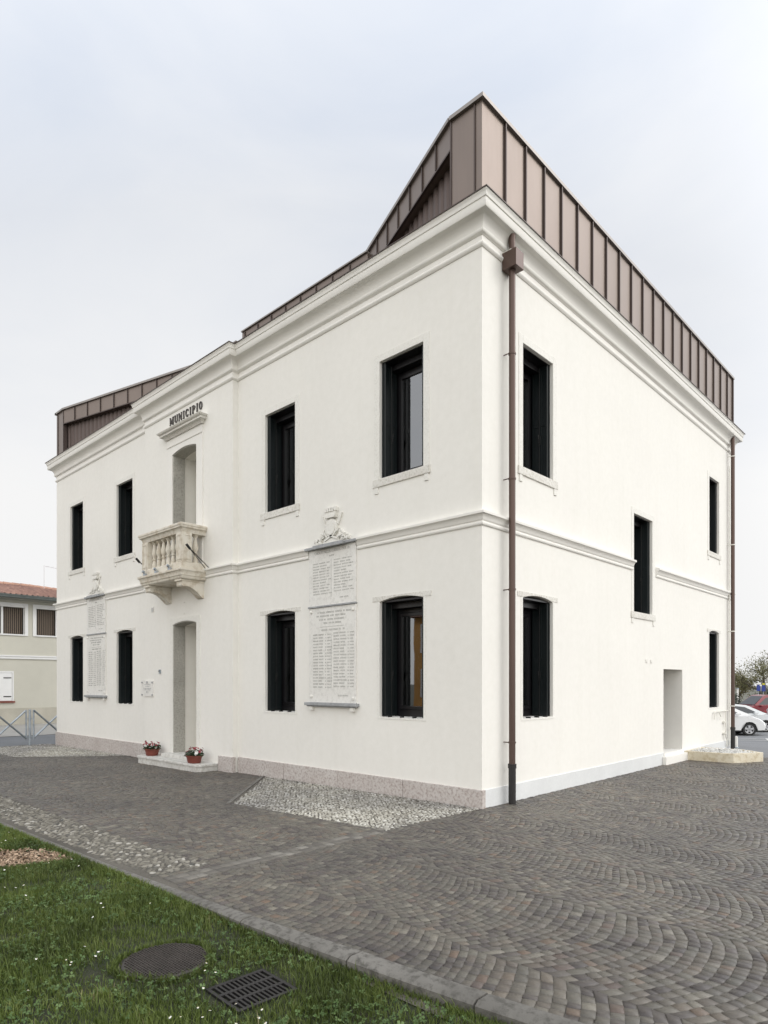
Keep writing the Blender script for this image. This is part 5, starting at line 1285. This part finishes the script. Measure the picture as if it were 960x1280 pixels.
# ------------------------------------------------------------------ ochre house facing the facade (seen in the window glass)
def ochre():
    m_or=M('ochre_stucco',(.62,.33,.11),.85,.15,.8); x=-22.0
    h=empty('house',(x,20,-.2),0,'ochre house with white windows across the square, seen mirrored in the corner window','house')
    T=lambda u,d,z:(-d,u-20,z+.2); mb=MB(T); wn=[(a,a+1.0,z,z+1.5,0,.15) for a in (7.5,10.5,13.5,16.6,19.2) for z in (.9,3.6)]
    wall_plane(mb,6,20.85,-.3,5.6,wn,.15); mb.box(6,20.85,.151,8,-.3,5.59); mb.build('wall',m_or,h,fixn=False)
    for a,b,z0,z1,_,_ in wn:
        mb=MB(T); mb.box(a-.1,a,-.03,.1,z0-.1,z1+.1); mb.box(b,b+.1,-.03,.1,z0-.1,z1+.1); mb.box(a,b,-.03,.1,z1,z1+.1); mb.box(a,b,-.06,.1,z0-.1,z0); w=mb.build('window',m_wwood,h); mb=MB(T); mb.box(a,b,.1,.14,z0,z1); mb.build('pane',m_cglass,w)
    mb=MB(T); mb.add([(5.5,-.5,5.6),(21.1,-.5,5.6),(21.1,4,7.4),(5.5,4,7.4),(5.5,8.5,5.6),(21.1,8.5,5.6)],[(0,1,2,3),(2,3,4,5),(0,3,4),(1,2,5),(0,1,5,4)]); mb.build('roof',M('old_brown_tiles',(.19,.10,.07),.9,.3,3),h)
ochre()
shrub('added_evergreen',(-17.5,22.2,-.2),2.2,2.6,3.2,m_ever,5200,'tall dark evergreen, unseen, added across the square to darken the corner window reflection',15,'tree',.16)  # unseen evergreen added so the glass mirrors something dark instead of sky
# ------------------------------------------------------------------ camera
camd=bpy.data.cameras.new('camera'); cam=bpy.data.objects.new('camera',camd); COL.objects.link(cam)
cam.location=(-7.285825,-5.092515,1.70); cam.rotation_euler=(R(90),0,R(43.506)-R(90))
camd.sensor_fit='AUTO'; camd.sensor_width=36; camd.lens=22.9048; camd.shift_y=(853-640)/1280; camd.clip_start=.05; camd.clip_end=3000
S.camera=cam
# ------------------------------------------------------------------ light
SUN_AZ=Vector((.66,-.75,0)).normalized(); EL=R(34)
sd=Vector((SUN_AZ.x*math.cos(EL),SUN_AZ.y*math.cos(EL),math.sin(EL)))
sl=bpy.data.lights.new('sun','SUN'); sl.energy=.72; sl.angle=R(24); sl.color=(1,.965,.91)
so=bpy.data.objects.new('sun',sl); COL.objects.link(so); so.rotation_euler=sd.to_track_quat('Z','Y').to_euler(); so.location=(0,-20,30)
w=bpy.data.worlds.new('World'); S.world=w; w.use_nodes=True; n=w.node_tree; n.nodes.clear()
out=N(n,'OutputWorld'); bg=N(n,'Background'); n.links.new(bg.outputs[0],out.inputs[0]); bg.inputs[1].default_value=.1
sky=N(n,'TexSky'); sky.sky_type='NISHITA'; sky.sun_disc=False; sky.sun_elevation=EL; sky.sun_rotation=math.atan2(sd.x,sd.y)
sky.air_density=1.0; sky.dust_density=2.0; sky.ozone_density=1.0
co=N(n,'TexCoord').outputs['Generated']
sep=N(n,'SeparateXYZ'); n.links.new(co,sep.inputs[0])
# cloud deck: noise on the direction, squashed so that banks lie flat; thicker to the horizon
mp=N(n,'Mapping'); mp.inputs['Scale'].default_value=(1,1,2.2); mp.inputs['Location'].default_value=(3.3,1.2,.4); n.links.new(co,mp.inputs[0])
nz=N(n,'TexNoise'); nz.inputs['Scale'].default_value=2.0; nz.inputs['Detail'].default_value=7; nz.inputs['Roughness'].default_value=.52; nz.inputs['Distortion'].default_value=.35; n.links.new(mp.outputs[0],nz.inputs['Vector'])
hz=N(n,'MapRange'); hz.inputs[1].default_value=.0; hz.inputs[2].default_value=.62; hz.inputs[3].default_value=.55; hz.inputs[4].default_value=0; n.links.new(sep.outputs[2],hz.inputs[0])
nm=N(n,'MapRange'); nm.inputs[1].default_value=.2; nm.inputs[2].default_value=.8; nm.inputs[3].default_value=.34; nm.inputs[4].default_value=.68; n.links.new(nz.outputs[0],nm.inputs[0])
ad=N(n,'Math',operation='ADD'); n.links.new(nm.outputs[0],ad.inputs[0]); n.links.new(hz.outputs[0],ad.inputs[1])
cover=ramp(n,ad.outputs[0],[(.38,(.86,)*3),(.82,(1,1,1))])
# bright sky lobe added behind the camera to light the facade
dt=N(n,'VectorMath',operation='DOT_PRODUCT'); n.links.new(co,dt.inputs[0]); gl=Vector((-.55,-.62,.55)).normalized(); dt.inputs[1].default_value=gl
gm=N(n,'MapRange'); gm.inputs[1].default_value=-.35; gm.inputs[2].default_value=1; gm.inputs[3].default_value=7.9; gm.inputs[4].default_value=19; n.links.new(dt.outputs['Value'],gm.inputs[0])
dt2=N(n,'VectorMath',operation='DOT_PRODUCT'); n.links.new(co,dt2.inputs[0]); dt2.inputs[1].default_value=Vector((.76,-.58,.32)).normalized()  # second glow, near the veiled sun, added for the roof metal to mirror
g2=N(n,'MapRange',interpolation_type='SMOOTHSTEP'); g2.inputs[1].default_value=.60; g2.inputs[2].default_value=1; g2.inputs[3].default_value=0; g2.inputs[4].default_value=5.5; n.links.new(dt2.outputs['Value'],g2.inputs[0])
gs=N(n,'Math',operation='ADD'); n.links.new(gm.outputs[0],gs.inputs[0]); n.links.new(g2.outputs[0],gs.inputs[1])
cl=N(n,'VectorMath',operation='SCALE'); n.links.new(ramp(n,ad.outputs[0],[(.40,(.77,.83,.935)),(.60,(.90,.925,.97)),(.88,(1,1,1))]),cl.inputs[0]); n.links.new(gs.outputs[0],cl.inputs['Scale'])
wm=N(n,'MapRange'); wm.inputs[1].default_value=-.2; wm.inputs[2].default_value=.9; n.links.new(dt.outputs['Value'],wm.inputs[0])
wc=N(n,'MixRGB',blend_type='MULTIPLY'); wc.inputs[0].default_value=1; n.links.new(cl.outputs[0],wc.inputs[1]); n.links.new(ramp(n,wm.outputs[0],[(0,(1,1,1)),(1,(1,.972,.915))]),wc.inputs[2])
mx=N(n,'MixRGB'); n.links.new(cover,mx.inputs[0]); n.links.new(sky.outputs[0],mx.inputs[1]); n.links.new(wc.outputs[0],mx.inputs[2])
n.links.new(mx.outputs[0],bg.inputs[0])
vs=S.view_settings; vs.view_transform='Standard'; vs.look='None'; vs.exposure=0.22; vs.gamma=1; vs.use_curve_mapping=False
